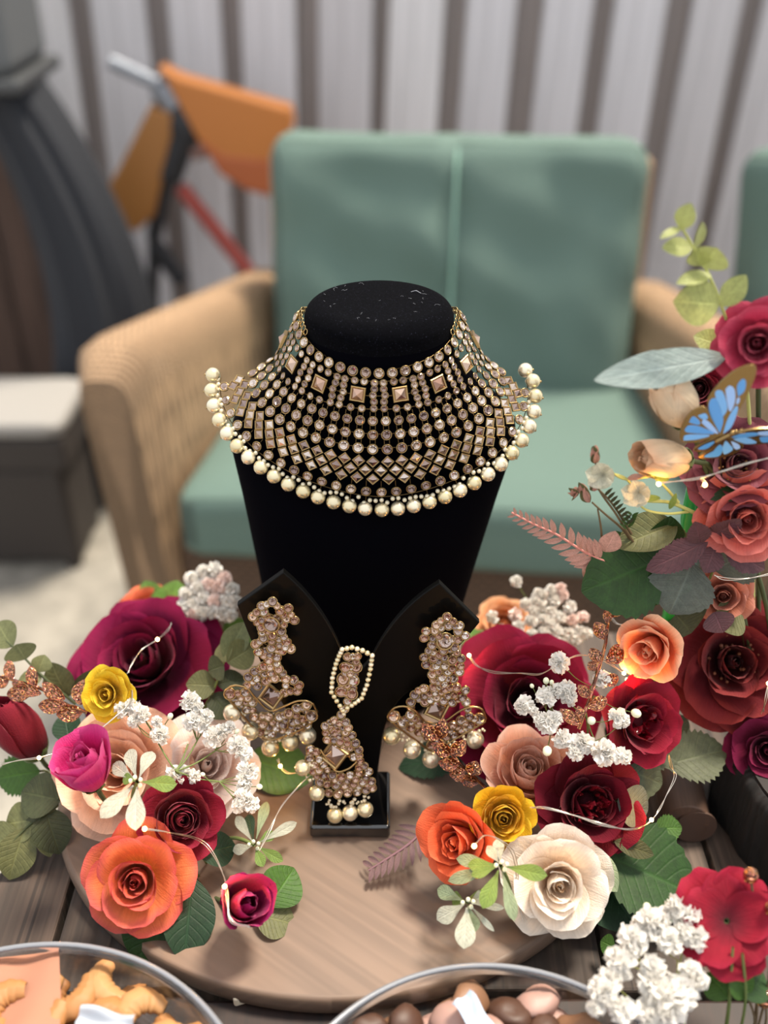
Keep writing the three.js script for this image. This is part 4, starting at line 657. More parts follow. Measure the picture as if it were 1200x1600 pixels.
// ================================================================ bouquet at the right of the stand
bloom('large burgundy rose with a bright red rim right of the right earring', ...H(820, 1096, .060, 112), [.02, .80, .58], 'open', ['#3a0218', '#700628', '#8c0c40', .6], { seed: 61, heart: '#2e0310', mat: PETDEEP, foot: at(830, 1130, 0) });  // shade deep between the petals is put into the dark heart colour
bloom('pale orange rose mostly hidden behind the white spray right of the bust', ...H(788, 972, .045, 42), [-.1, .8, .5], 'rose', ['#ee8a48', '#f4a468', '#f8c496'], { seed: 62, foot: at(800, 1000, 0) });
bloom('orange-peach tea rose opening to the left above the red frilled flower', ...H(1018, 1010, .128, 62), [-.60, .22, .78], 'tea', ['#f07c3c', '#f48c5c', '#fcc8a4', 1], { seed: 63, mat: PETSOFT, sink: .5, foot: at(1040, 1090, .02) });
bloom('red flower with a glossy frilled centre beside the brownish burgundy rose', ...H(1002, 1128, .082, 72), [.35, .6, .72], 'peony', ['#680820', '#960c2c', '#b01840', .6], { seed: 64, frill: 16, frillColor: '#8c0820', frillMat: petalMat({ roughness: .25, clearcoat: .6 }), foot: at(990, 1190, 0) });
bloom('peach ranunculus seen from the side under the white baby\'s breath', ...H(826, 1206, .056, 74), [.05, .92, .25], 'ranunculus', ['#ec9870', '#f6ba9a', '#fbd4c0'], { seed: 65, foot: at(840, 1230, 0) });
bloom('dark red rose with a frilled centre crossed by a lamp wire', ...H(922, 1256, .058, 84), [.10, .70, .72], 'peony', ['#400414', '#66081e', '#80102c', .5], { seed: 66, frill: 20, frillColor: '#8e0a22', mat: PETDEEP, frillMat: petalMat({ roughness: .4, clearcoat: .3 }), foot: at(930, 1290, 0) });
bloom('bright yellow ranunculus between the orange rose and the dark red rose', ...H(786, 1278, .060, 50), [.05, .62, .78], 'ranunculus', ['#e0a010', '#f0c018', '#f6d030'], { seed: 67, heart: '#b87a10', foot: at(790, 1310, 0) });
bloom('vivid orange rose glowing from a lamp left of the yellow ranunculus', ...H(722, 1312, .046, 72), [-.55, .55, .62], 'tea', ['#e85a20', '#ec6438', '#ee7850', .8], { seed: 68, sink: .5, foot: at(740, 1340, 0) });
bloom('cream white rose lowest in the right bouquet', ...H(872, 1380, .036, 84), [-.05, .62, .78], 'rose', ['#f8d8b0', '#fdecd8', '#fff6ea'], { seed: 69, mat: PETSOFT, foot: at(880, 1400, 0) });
gyp('round pinkish-white mass of baby\'s breath behind the burgundy rose at the right', at(860, 1010, .03), [[770, 965], [782, 985], [795, 995], [810, 978], [805, 960], [822, 945], [838, 940], [850, 930], [842, 928], [868, 938], [878, 930], [890, 948], [862, 955], [848, 968], [830, 970], [875, 965], [895, 968], [905, 985], [888, 990], [870, 985], [850, 988], [830, 992], [815, 1000], [900, 1000], [910, 965], [915, 990], [880, 1005], [865, 1000], [845, 945], [806, 908], [876, 920], [862, 922], [835, 955], [858, 972]].map(([x, y]) => { const p = at(x, y, .066 + (1000 - y) * .0003); return [p, size(9.5, p)]; }), { seed: 12, pink: .15 });
const m3 = (l, hf) => mg(l, 2.857, 680, 880, hf);
gyp('loose white baby\'s breath in front of the large right burgundy rose', at(905, 1190, .05), m3([[558, 445, 44], [398, 635, 42], [440, 658, 22], [495, 598, 44], [540, 570, 34], [588, 575, 46], [600, 600, 34], [505, 712, 48], [470, 700, 34], [535, 690, 34], [745, 515, 36], [495, 525, 17, 1], [520, 532, 13, 1], [432, 548, 12, 1], [720, 450, 15, 1], [655, 800, 48], [565, 785, 42], [625, 845, 34], [697, 703, 24, 1], [815, 690, 44], [840, 705, 26], [897, 670, 25, 1], [752, 845, 54], [835, 862, 38], [500, 838, 26, 1]], (x, y) => .122 - (y - 1030) * .00020), { seed: 13, hub: at(915, 1112, .100) });
const g3 = (x, y, h) => at(680 + x / 2.857, 880 + y / 2.857, h);
glitterSprig('upright copper glitter sprig with small beaded leaves beside the orange-peach rose', [[g3(640, 740, .10), g3(690, 600, .112), g3(730, 470, .122), g3(762, 350, .13), g3(775, 250, .138), g3(800, 205, .14)]], [
  [g3(780, 240, .138), g3(862, 178, .145), .008], [g3(768, 270, .136), g3(770, 200, .144), .008], [g3(760, 340, .13), g3(715, 262, .138), .012], [g3(762, 440, .125), g3(850, 372, .128), .015], [g3(740, 450, .124), g3(690, 375, .128), .010], [g3(720, 480, .12), g3(682, 440, .122), .008], [g3(745, 520, .118), g3(828, 520, .115), .011], [g3(690, 600, .112), g3(640, 545, .118), .009], [g3(680, 640, .11), g3(775, 610, .112), .012], [g3(650, 720, .102), g3(560, 655, .110), .010], [g3(655, 700, .104), g3(640, 640, .112), .008]]);
const g4 = (x, y, h) => at(560 + x / 4.446, 880 + y / 4.446, h);
glitterSprig('thick copper glitter sprig lying across the right earring\'s pearls', [[g4(900, 1580, .045), g4(820, 1500, .052), g4(730, 1420, .06), g4(640, 1320, .07), g4(540, 1200, .082), g4(480, 1120, .09)]], [
  [g4(560, 1220, .082), g4(450, 1130, .094), .012], [g4(560, 1220, .082), g4(590, 1090, .096), .012], [g4(640, 1330, .07), g4(520, 1260, .08), .012], [g4(650, 1330, .07), g4(740, 1240, .08), .013], [g4(700, 1400, .063), g4(560, 1390, .066), .012], [g4(740, 1440, .06), g4(630, 1480, .055), .014], [g4(780, 1470, .056), g4(820, 1380, .064), .014], [g4(840, 1520, .05), g4(700, 1500, .052), .011]]);
leafThing('small bright green leaf between the stand and the burgundy rose', at(742, 1020, .055), at(735, 978, .066), .018, LM.bright, { face: [0, .6, .8] });
leafThing('bright green leaf tip touching the right stand wing', at(722, 1030, .05), at(770, 985, .062), .022, LM.bright, { face: [-.2, .7, .6] });
leafThing('dark green serrated leaf flat on the board under the right earring', at(735, 1175, .016), at(622, 1198, .003), .030, LM.deep, { face: [0, .95, .3], serr: .2, nv: 40, bend: .05 });
leafThing('large dark green leaf under the cream rose at the lower right', at(930, 1330, .03), at(1098, 1398, .008), .062, LM.dark, { face: [.2, .9, .4], serr: .12, nv: 40, bend: .1 });
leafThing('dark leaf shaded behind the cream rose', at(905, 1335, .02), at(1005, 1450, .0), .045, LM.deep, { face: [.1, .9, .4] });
leafThing('pale sage strap leaf right of the cream rose', at(900, 1310, .04), at(968, 1388, .03), .018, LM.sage, { face: [.3, .75, .6], shape: 1.4 });
leafThing('olive serrated leaf under the red frilled flower, the upper of two', at(985, 1190, .05), at(1085, 1120, .06), .038, LM.oliveSerr, { face: [-.1, .7, .7], serr: .2, nv: 44 });
leafThing('olive serrated leaf pointing right below the brownish burgundy rose', at(1040, 1195, .045), at(1140, 1168, .05), .036, LM.oliveSerr, { face: [0, .85, .5], serr: .2, nv: 44 });
leafThing('grey-olive veined leaf between the two red frilled flowers', at(960, 1195, .055), at(1040, 1225, .045), .034, LM.oliveSerr, { face: [0, .8, .6], serr: .18, nv: 40 });
leafThing('small translucent veined leaf right of the dark red rose', at(965, 1250, .06), at(1018, 1268, .05), .026, LM.grey, { face: [.2, .7, .7] });
leafThing('small bright serrated leaf beside the lamp on the wire', at(1022, 1295, .02), at(1068, 1292, .02), .017, LM.green, { face: [0, .85, .5], serr: .2, nv: 36 });
leafThing('narrow dark leaf with yellow spots under the dark red rose', at(960, 1315, .04), at(1025, 1335, .035), .012, LM.oliveDark, { face: [0, .85, .5] });
mistletoe('pale mistletoe sprig hanging in front of the orange and cream roses', at(782, 1352, .058), tp([[700, 1378, LM.sage, 1, .05], [712, 1342, LM.sage, 1, .056], [732, 1352, LM.paleGreen, 1, .06], [738, 1368, LM.paleGreen, .8, .058], [852, 1368, LM.paleGreen, 1.2, .066], [756, 1418, LM.paleGreen, 1.3, .05], [805, 1438, LM.sage, 1, .044], [778, 1310, LM.white, .9, .066], [762, 1322, LM.white, .8, .066]], .056), at(800, 1400, .02), .0076);
mistletoe('white-edged mistletoe cluster lowest in front of the orange rose', at(730, 1410, .040), tp([[680, 1388, LM.sage], [683, 1438, LM.white, 1.2], [726, 1480, LM.white, 1.4], [742, 1456, LM.sage], [758, 1400, LM.white], [704, 1402, LM.paleGreen], [790, 1420, LM.white, .5], [772, 1455, LM.white, .4]], .034), at(760, 1390, .02), .0086);
{
  const st = [at(668, 1290, .026), at(640, 1318, .020), at(608, 1340, .014), at(576, 1360, .008)], lv = [];
  for (let k = 0; k < 9; k++) { const t = .08 + k * .105, c = new THREE.CatmullRomCurve3(st), p = c.getPoint(t), l = .018 * (1 - t * .5); for (const s of [-1, 1]) { const d = c.getTangent(t).cross(V3(0, 1, 0)).multiplyScalar(s).addScaledVector(c.getTangent(t), .7).add(V3(0, .25, 0)).normalize(); lv.push([p, p.clone().addScaledVector(d, l), .0034, LM.fern, { face: [0, .8, .6], fold: .5, bend: .35, nu: 4, nv: 8 }]); } }
  sprig('fern_frond', 'mauve feathery fern frond lying on the board left of the orange rose', 'leaf sprig', [st], lv, std({ color: C('#7c5a60'), roughness: .5 }), .0012);
}

// ================================================================ tall arrangement at the right edge
const ZT = -.50, ROOT = V3(.262, BOARD + .03, -.50);
const tall = (o) => ({ foot: ROOT.clone().add(V3((o.seed % 7) * .004 - .012, 0, (o.seed % 5) * .005 - .01)), ...o });
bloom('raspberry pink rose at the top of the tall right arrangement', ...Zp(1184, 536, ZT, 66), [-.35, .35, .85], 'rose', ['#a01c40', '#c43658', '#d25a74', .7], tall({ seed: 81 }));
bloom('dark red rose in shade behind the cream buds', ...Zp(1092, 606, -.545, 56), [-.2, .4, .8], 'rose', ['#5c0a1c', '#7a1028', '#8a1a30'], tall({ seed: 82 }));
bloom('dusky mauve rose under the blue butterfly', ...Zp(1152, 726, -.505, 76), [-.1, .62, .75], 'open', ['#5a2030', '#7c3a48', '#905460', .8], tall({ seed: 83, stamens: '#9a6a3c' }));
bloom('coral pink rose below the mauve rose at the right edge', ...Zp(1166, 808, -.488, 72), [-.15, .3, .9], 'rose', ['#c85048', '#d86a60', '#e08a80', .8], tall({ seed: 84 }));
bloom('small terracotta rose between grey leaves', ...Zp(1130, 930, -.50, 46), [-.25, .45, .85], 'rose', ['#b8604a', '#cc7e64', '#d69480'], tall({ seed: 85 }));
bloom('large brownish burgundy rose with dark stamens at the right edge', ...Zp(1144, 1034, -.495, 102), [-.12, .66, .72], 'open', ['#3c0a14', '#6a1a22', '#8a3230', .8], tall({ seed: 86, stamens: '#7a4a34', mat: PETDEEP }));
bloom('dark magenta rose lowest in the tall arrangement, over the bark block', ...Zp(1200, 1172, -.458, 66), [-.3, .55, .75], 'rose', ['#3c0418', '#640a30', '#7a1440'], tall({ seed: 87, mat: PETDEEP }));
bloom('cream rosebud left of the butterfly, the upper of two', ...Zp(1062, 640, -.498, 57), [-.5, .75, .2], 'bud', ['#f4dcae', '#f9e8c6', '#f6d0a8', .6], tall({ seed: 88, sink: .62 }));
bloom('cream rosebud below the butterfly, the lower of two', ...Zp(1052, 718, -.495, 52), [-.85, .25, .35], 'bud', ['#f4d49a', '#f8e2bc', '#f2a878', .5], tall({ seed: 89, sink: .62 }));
// greens
const z5 = (x, y, z = -.5) => up(780 + x / 2.857, 300 + y / 2.857, z), z6 = (x, y, z = -.5) => up(780 + x / 2.857, 680 + y / 2.857, z);
sprig('eucalyptus_sprig', 'upright yellow-green eucalyptus sprig above the raspberry rose', 'leaf sprig', [[V3(.262, BOARD + .05, -.515), z5(1090, 760, -.52), z5(1010, 560, -.515), z5(950, 400, -.51), z5(880, 270, -.51), z5(785, 110, -.505)]], [
  [z5(815, 165), z5(848, 55, -.498), .011, LM.yellow, { face: [-.5, .2, .85] }], [z5(812, 160), z5(725, 192, -.492), .005, LM.yellow, { face: [0, .9, .4] }], [z5(862, 248), z5(742, 240, -.494), .0105, LM.yellow, { face: [0, .65, .75] }], [z5(876, 250), z5(922, 142, -.498), .0075, LM.yellow, { face: [.5, .2, .8] }], [z5(915, 340), z5(972, 245, -.498), .020, LM.yellow, { face: [-.3, .1, .95], bend: -.1 }], [z5(900, 330), z5(880, 268, -.498), .012, LM.yellow, { face: [-.5, .1, .85] }], [z5(946, 370), z5(806, 388, -.49), .009, LM.yellow, { face: [0, .85, .5] }], [z5(982, 500), z5(790, 490, -.49), .024, LM.yellow, { face: [-.05, .35, .95], bend: .1 }], [z5(996, 510), z5(1096, 375, -.498), .013, LM.yellow, { face: [-.5, .1, .8] }]], M.stemPale, .0016);
leafThing('long silvery blue leaf pointing left from under the raspberry rose', z5(1010, 735, -.505), z5(412, 848, -.470), .021, LM.blue, { face: [0, .62, .75], bend: -.04, shape: .95, fold: .08, serr: .06, nv: 40, foot: z5(1080, 800, -.51) });
leafThing('bright lime leaf behind the silvery blue leaf', z5(1000, 690, -.515), z5(880, 640, -.515), .014, LM.yellow, { face: [0, .6, .75], foot: z5(1040, 760, -.515) });
leafThing('dark leaf between the mauve rose and the coral rose', z6(1180, 240, -.50), z6(960, 262, -.49), .012, LM.deep, { face: [0, .85, .4], foot: z6(1200, 300, -.5) });
leafThing('broad dark green serrated leaf left of the grey leaf', z6(745, 545, -.50), z6(385, 700, -.475), .055, LM.dark, { face: [-.1, .45, .85], serr: .12, nv: 44, bend: .1, foot: z6(860, 520, -.505) });
leafThing('dark green leaf tip above the broad serrated leaf', z6(700, 520, -.505), z6(775, 385, -.50), .026, LM.dark, { face: [.2, .4, .85], foot: z6(800, 540, -.505) });
leafThing('folded olive leaf above the broad serrated leaf', z6(790, 400, -.505), z6(540, 480, -.49), .026, LM.olive, { face: [-.1, .8, .5], fold: .4, foot: z6(850, 480, -.505) });
leafThing('rounded grey leaf hanging in the middle of the tall arrangement', z6(860, 570, -.495), z6(775, 800, -.475), .044, LM.grey, { face: [0, .4, .9], serr: .10, nv: 44, back: .3, foot: z6(900, 520, -.505) });
leafThing('dark grey leaf right of the terracotta rose', z6(960, 600, -.50), z6(1130, 520, -.49), .038, LM.grey, { face: [.1, .4, .9], serr: .08, nv: 40, foot: z6(940, 640, -.505) });
leafThing('olive green leaf below the grey leaf', z6(790, 800, -.495), z6(860, 880, -.485), .036, LM.oliveDark, { face: [.1, .5, .85], foot: z6(860, 760, -.505) });
leafThing('narrow green leaf hanging behind the grey leaf', z6(690, 660, -.50), z6(660, 800, -.50), .022, LM.green, { face: [.3, .3, .9], foot: z6(800, 640, -.505) });
leafThing('yellow-green leaf under the terracotta rose', z6(1080, 790, -.495), z6(985, 850, -.485), .024, LM.olive, { face: [0, .7, .7], foot: z6(1120, 760, -.505) });
const mv = std({ color: C('#6a4048'), roughness: .7 });
sprig('mauve_leaf_sprig', 'mauve ivy-like leaves spreading left below the coral rose', 'leaf sprig', [[z6(1080, 520, -.5), z6(980, 480, -.495), z6(860, 460, -.49)]], [
  [z6(930, 470, -.488), z6(675, 605, -.474), .019, LM.mauve, { serr: .22, nv: 36, face: [0, .5, .85] }], [z6(900, 480, -.486), z6(880, 405, -.48), .015, LM.mauve, { serr: .2, nv: 36, face: [-.2, .4, .85] }], [z6(940, 450, -.488), z6(1072, 400, -.474), .017, LM.mauve, { serr: .2, nv: 36, face: [.2, .4, .85] }], [z6(960, 500, -.488), z6(930, 612, -.476), .018, LM.mauve, { serr: .2, nv: 36, face: [.1, .4, .9] }], [z6(1010, 500, -.49), z6(1190, 600, -.478), .018, LM.mauve, { serr: .2, nv: 36, face: [.2, .4, .9] }], [z6(960, 790, -.485), z6(1000, 880, -.475), .020, LM.mauve, { face: [-.2, .5, .85] }]], mv);
{
  const st = [z6(470, 560, -.49), z6(380, 520, -.49), z6(250, 440, -.492), z6(150, 395, -.494), z6(55, 345, -.496)], c = new THREE.CatmullRomCurve3(st), lv = [];
  for (let k = 0; k < 13; k++) { const t = .06 + k * .074, p = c.getPoint(t), l = .017 * (1 - t * .72), tn = c.getTangent(t); for (const s of [-1, 1]) { const d = V3(-tn.y, tn.x, 0).multiplyScalar(s).addScaledVector(tn, 1.0).add(V3(0, 0, .3)).normalize(); lv.push([p, p.clone().addScaledVector(d, l), l * .34, LM.pink, { face: [0, .2, .95], nu: 4, nv: 8, fold: .3 }]); } }
  lv.push([z6(440, 560, -.49), z6(385, 645, -.485), .012, LM.pink, { face: [0, .3, .95] }], [z6(470, 520, -.49), z6(520, 440, -.488), .014, LM.pink, { face: [0, .3, .95] }]);
  sprig('fern_frond', 'blurred coral pink fern frond pointing left over the chair seat', 'leaf sprig', [[z6(860, 600, -.5), z6(600, 590, -.495), ...st]], lv, std({ color: C('#b9776c'), roughness: .6 }), .0012);
}
{
  const pale = leafMat('#fdfae8', { transmission: .35 });
  const stems = [[z6(900, 360, -.50), z6(760, 300, -.495), z6(640, 285, -.49), z6(560, 190, -.49), z6(440, 160, -.49)], [z6(860, 340, -.50), z6(740, 350, -.49), z6(650, 330, -.49), z6(600, 270, -.49)], [z6(800, 300, -.495), z6(730, 220, -.49), z6(680, 180, -.49)], [z6(690, 180, -.49), z6(560, 195, -.49), z6(480, 150, -.488)]], lv = [];
  for (const [x, y] of [[440, 180], [600, 260]]) for (let k = 0; k < 6; k++) { const a = k * 1.05 + .4; lv.push([z6(x + 25, y - 5, -.489), z6(x + 10 + Math.cos(a) * 58, y + 8 + Math.sin(a) * 52, -.482), .0105, pale, { face: [-.2, .4, .9], shape: 1.5, nu: 5, nv: 8, fold: .3, name: 'petal' }]); }
  lv.push([z6(570, 195, -.49), z6(640, 178, -.486), .004, LM.pink, {}], [z6(690, 175, -.49), z6(760, 195, -.486), .006, LM.paleGreen, {}], [z6(720, 280, -.49), z6(640, 280, -.486), .004, LM.paleGreen, {}], [z6(760, 330, -.49), z6(790, 270, -.486), .004, LM.paleGreen, {}]);
  sprig('blossom_sprig', 'twig of small cream-white blossoms left of the lower cream bud', 'flower sprig', stems, lv, M.stemPale, .0013);
}
{
  const bud = (x, y, dx, dy) => { const l = []; for (let k = 0; k < 5; k++) { const a = k * 1.256; l.push([z6(x, y, -.492), z6(x + dx + Math.cos(a) * 26, y + dy + Math.sin(a) * 16, -.488), .0062, k % 2 ? LM.olive : LM.pink, { face: [Math.cos(a), .4, .8], nu: 4, nv: 7, fold: -.5, name: 'bud_petal' }]); } return l; };
  const L2 = []; for (let k = 0; k < 9; k++) { L2.push([z6(470 + k * 12, 270 + k * 16, -.49), z6(500 + k * 12, 240 + k * 17, -.486), .002, LM.oliveDark, { nu: 3, nv: 5 }], [z6(570 + k * 3, 420 - k * 8, -.49), z6(570 + k * 3 + (k % 2 ? 28 : -24), 395 - k * 7, -.487), .0018, LM.green, { nu: 3, nv: 5 }]); }
  sprig('bud_sprig', 'thin olive twigs with half-open brownish buds left of the dark green leaf', 'leaf sprig', [[z6(640, 560, -.50), z6(560, 430, -.495), z6(470, 350, -.49), z6(415, 300, -.49)], [z6(600, 480, -.495), z6(520, 350, -.49), z6(440, 230, -.49), z6(430, 150, -.49), z6(432, 125, -.49)], [z6(590, 440, -.495), z6(500, 300, -.49), z6(420, 220, -.49)], [z6(460, 540, -.495), z6(455, 420, -.492), z6(440, 330, -.49)]], [...bud(430, 128, 2, -58), ...bud(405, 300, -36, -62), ...bud(345, 275, -12, -18), ...bud(425, 250, 2, -40), ...L2], M.stemBrown, .0011);
}
// green stake that carries the arrangement, bark block under it
{
  const p = up(1084, 800, -.53), t = thing('flower_stake', 'bright green plastic stake rising behind the mauve leaves', 'stake', V3(p.x, BOARD - .018, -.53));
  const g = new THREE.LatheGeometry([[0, 0], [.006, 0], [.0065, .004], [.0065, .20], [.0075, .205], [.0075, .228], [.0065, .233], [.0035, .236], [0, .236]].map(([x, y]) => new THREE.Vector2(x, y)), 20);
  part('rod', g, phy({ color: C('#1f9a44'), roughness: .35, clearcoat: .4 }), t);
  const c = part('collar', new THREE.TorusGeometry(.0075, .0014, 8, 20), phy({ color: C('#1a8a3c'), roughness: .35 }), t); c.rotation.x = Math.PI / 2; c.position.y = .15;
}
{
  const n = 64, rings = [], r0 = .085;
  for (const [y, k] of [[0, 1.0], [.004, 1.02], [.02, 1.03], [.04, 1.02], [.054, 1.0], [.058, .97], [.06, .93]]) { const ring = []; for (let i = 0; i < n; i++) { const a = i / n * 6.28318, f = k * (1 + .035 * Math.sin(a * 5) + .02 * Math.sin(a * 13 + 1) + .03 * (noise(i * .7, y * 60, 64, 64, 3) - .5)); ring.push(V3(Math.cos(a) * r0 * f, y, -Math.sin(a) * r0 * f)); } rings.push(ring); }
  const t = thing('bark_block', 'blackened bark-covered log slice at the right edge under the tall arrangement', 'log', V3(.318, TT, -.452));
  part('bark', loft(rings), std({ color: C('#120c0a'), map: rep(T.bark, 8), bumpMap: rep(T.barkBump, 8), bumpScale: .003, roughness: .8 }), t);
  const tp2 = part('cut_face', new THREE.CylinderGeometry(r0 * .9, r0 * .9, .003, 48), std({ color: C('#1c1410'), map: rep(T.grain, 1), roughness: .7 }), t); tp2.position.y = .0605;
}
{
  const t = thing('wooden_peg', 'short dark wooden peg lying by the bark block with its round end to the front', 'peg', at(1062, 1238, -.004).setY(TT + .0165));
  const b = part('barrel', new THREE.LatheGeometry([[0, -.03], [.0145, -.03], [.0155, -.028], [.016, 0], [.0155, .028], [.0145, .03], [0, .03]].map(([x, y]) => new THREE.Vector2(x, y)), 32), std({ color: C('#5a4438'), map: rep(T.grain, 2), roughness: .6 }), t); b.rotation.x = Math.PI / 2 - .05; b.rotation.z = .1;
  const c = part('end_cap', new THREE.CylinderGeometry(.0142, .0142, .002, 28), std({ color: C('#4a362c'), roughness: .6 }), t); c.rotation.x = Math.PI / 2 - .05; c.position.set(0.003, -.0014, .0301);
}
// ---------------------------------------------------------------- butterfly
{
  const z = -.478, o = up(1128, 668, z), t = thing('butterfly_ornament', 'blue enamel butterfly with gold-edged wings perched over the mauve rose', 'ornament', o);
  const gold = std({ color: C('#8d744c'), metalness: 1, roughness: .25 }), blue = ['#4a90cf', '#6aa6dc', '#8fb4e4'].map((c) => phy({ color: C(c), roughness: .28, clearcoat: .7, clearcoatRoughness: .1 }));
  const q = (x, y) => { const p = up(780 + x / 2.857, 300 + y / 2.857, z).sub(o); return new THREE.Vector2(p.x, p.y); };
  const sh = (pts) => new THREE.Shape(new THREE.SplineCurve([...pts, pts[0]].map(([x, y]) => q(x, y))).getPoints(pts.length * 5));
  const plate = (wing, pts, cells, ang, ax) => {
    const g = new THREE.Group(); g.name = wing; 
    const m = part(wing, new THREE.ExtrudeGeometry(sh(pts), { depth: .0008, bevelEnabled: true, bevelSize: .0003, bevelThickness: .0003, bevelSegments: 2 }), gold, t);
    cells.forEach((c, i) => { const e = part('enamel_cell', new THREE.ExtrudeGeometry(sh(c.map(([x, y], i, l) => { const X = l.reduce((a, q) => a + q[0], 0) / l.length, Y = l.reduce((a, q) => a + q[1], 0) / l.length; return [X + (x - X) * .97, Y + (y - Y) * .97]; })), { depth: .0006, bevelEnabled: true, bevelSize: .0002, bevelThickness: .0002, bevelSegments: 1 }), blue[i % 3], m); e.position.z = .00075; });
    const h = q(1000, 1085); m.position.set(0, 0, 0);
    m.rotation[ax[0]] = ang; const v = V3(h.x, h.y, 0).applyEuler(m.rotation); m.position.set(h.x - v.x, h.y - v.y, -v.z);
    return m;
  };
  plate('fore_wing', [[1000, 1085], [960, 1040], [938, 985], [938, 930], [985, 860], [1060, 790], [1130, 762], [1140, 800], [1110, 880], [1070, 960], [1035, 1030]], [[[985, 1075], [942, 990], [945, 935], [975, 930], [1000, 1010]], [[1000, 1000], [968, 915], [975, 890], [1000, 895], [1018, 960]], [[1012, 880], [1030, 862], [1050, 880], [1050, 930], [1030, 975], [1018, 930]], [[1065, 905], [1062, 860], [1085, 828], [1098, 840], [1090, 880]], [[1000, 1075], [1020, 1010], [1055, 950], [1062, 965], [1035, 1040]], [[1058, 940], [1060, 920], [1070, 910], [1068, 930]]], -.25, ['y']);
  plate('hind_wing', [[998, 1085], [940, 1100], [880, 1118], [825, 1118], [810, 1090], [830, 1030], [870, 980], [920, 962], [945, 1010], [980, 1070]], [[[830, 1065], [850, 1045], [900, 1050], [960, 1075], [900, 1078], [840, 1075]], [[825, 1112], [830, 1092], [870, 1085], [940, 1085], [880, 1105]], [[905, 1030], [915, 1015], [945, 1035], [975, 1075], [940, 1060]], [[850, 1030], [868, 1005], [895, 1025], [890, 1040]], [[890, 1000], [920, 990], [930, 1010], [905, 1012]]], -.1, ['y']);
  plate('fore_wing', [[1005, 1090], [1040, 1070], [1130, 1045], [1230, 1040], [1300, 1060], [1270, 1110], [1180, 1130], [1090, 1130]], [[[1035, 1088], [1080, 1068], [1140, 1062], [1150, 1075], [1080, 1090]], [[1045, 1100], [1100, 1092], [1150, 1120], [1100, 1125]], [[1150, 1060], [1220, 1052], [1280, 1065], [1240, 1078], [1160, 1075]], [[1160, 1090], [1240, 1085], [1260, 1100], [1180, 1118]]], .35, ['x']);
  plate('hind_wing', [[1000, 1092], [1040, 1100], [1090, 1135], [1060, 1175], [990, 1200], [915, 1205], [900, 1195], [950, 1150]], [[[960, 1165], [985, 1130], [1000, 1150], [985, 1190], [920, 1195]], [[1000, 1145], [1010, 1110], [1030, 1130], [1045, 1155], [1010, 1180]], [[1035, 1110], [1070, 1130], [1075, 1148], [1055, 1150]]], .25, ['x']);
  plate('lower_wing', [[995, 1090], [940, 1105], [885, 1140], [875, 1160], [915, 1160], [970, 1125]], [[[970, 1105], [920, 1128], [890, 1150], [930, 1145]]], .2, ['x']);
  const b = new THREE.CapsuleGeometry(.0013, .011, 6, 12); const h = q(1010, 1085), e = q(1035, 1068); const bd = part('body', b, gold, t); bd.position.set(h.x, h.y, .0015); bd.rotation.z = -1.0;
  const hd = part('head', new THREE.SphereGeometry(.0017, 12, 10), gold, t); hd.position.set(e.x, e.y, .002);
  for (const [x, y] of [[1075, 1040], [1090, 1060]]) { const f = q(x, y); part('antenna', tube([V3(e.x, e.y, .002), V3((e.x + f.x) / 2, (e.y + f.y) / 2 + .001, .005), V3(f.x, f.y, .004)], .0003, 8, 4), gold, t); }
  const fl = ROOT.clone().sub(o); part('pick_wire', tube([V3(0, 0, -.001), V3(.01, -.03, -.02), fl], .0005, 16, 5), M.goldDark, t);
}

// ================================================================ spray at the bottom right corner, near the camera
bloom('red open flower with wide flat petals at the bottom right corner', ...H(1142, 1440, .070, 86), [-.12, .78, .55], 'flat', ['#6c0620', '#9c082a', '#a81438'], { seed: 95, foot: at(1170, 1560, -.016) });
gyp('blurred white baby\'s breath at the bottom right in front of the red flower', at(1060, 1640, -.016), mg([[455, 1078, 62], [510, 1100, 55], [335, 1145, 66], [380, 1140, 50], [255, 1215, 64], [240, 1260, 50], [195, 1320, 66], [150, 1395, 50], [130, 1460, 70], [215, 1540, 56], [420, 1225, 58], [545, 1205, 58], [480, 1180, 46], [400, 1490, 105], [470, 1450, 80], [345, 1345, 58], [520, 1360, 48], [322, 1066, 20, 1], [330, 1400, 46], [560, 1400, 40], [330, 1560, 60], [90, 1520, 40]], 2.91, 900, 1050, (x, y) => .062 - (y - 1430) * .0001), { seed: 15, hub: at(1060, 1560, .03), stem: M.stemPale });
{
  const root = at(1175, 1640, -.016), t = thing('berry_pick', 'copper glitter berry pick with drop-shaped berries beside the red flower', 'berry sprig', root), L = [];
  for (const [x, y, h, r] of [[1173, 1368, .085, 15], [1205, 1420, .075, 13], [1160, 1540, .03, 15], [1195, 1560, .02, 18], [1168, 1500, .045, 12]]) { const p = at(x, y, h), e = p.clone().sub(root); const m = part('berry', budGeo, M.glitter, t); m.position.copy(e); m.scale.setScalar(size(r, p)); L.push(tube([V3(0, 0, 0), e.clone().multiplyScalar(.5).add(V3(.004, 0, 0)), e], .0007, 10, 5)); }
  part('stem', merged(L), M.stemBrown, t);
}
sprig('leaf_sprig', 'small green leaves and stalks under the red flower at the bottom right corner', 'leaf sprig', [[at(1130, 1640, -.016), at(1140, 1560, .03), at(1145, 1480, .06)], [at(1150, 1640, -.016), at(1165, 1560, .03), at(1160, 1490, .06)]], [[at(1140, 1560, .03), at(1105, 1520, .035), .018, LM.green, {}], [at(1165, 1560, .03), at(1200, 1520, .03), .018, LM.dark, {}], [at(1140, 1520, .045), at(1180, 1560, .03), .016, LM.green, {}], [at(960, 1480, .0), at(938, 1470, .0), .012, LM.green, {}]], M.stem, .0013);

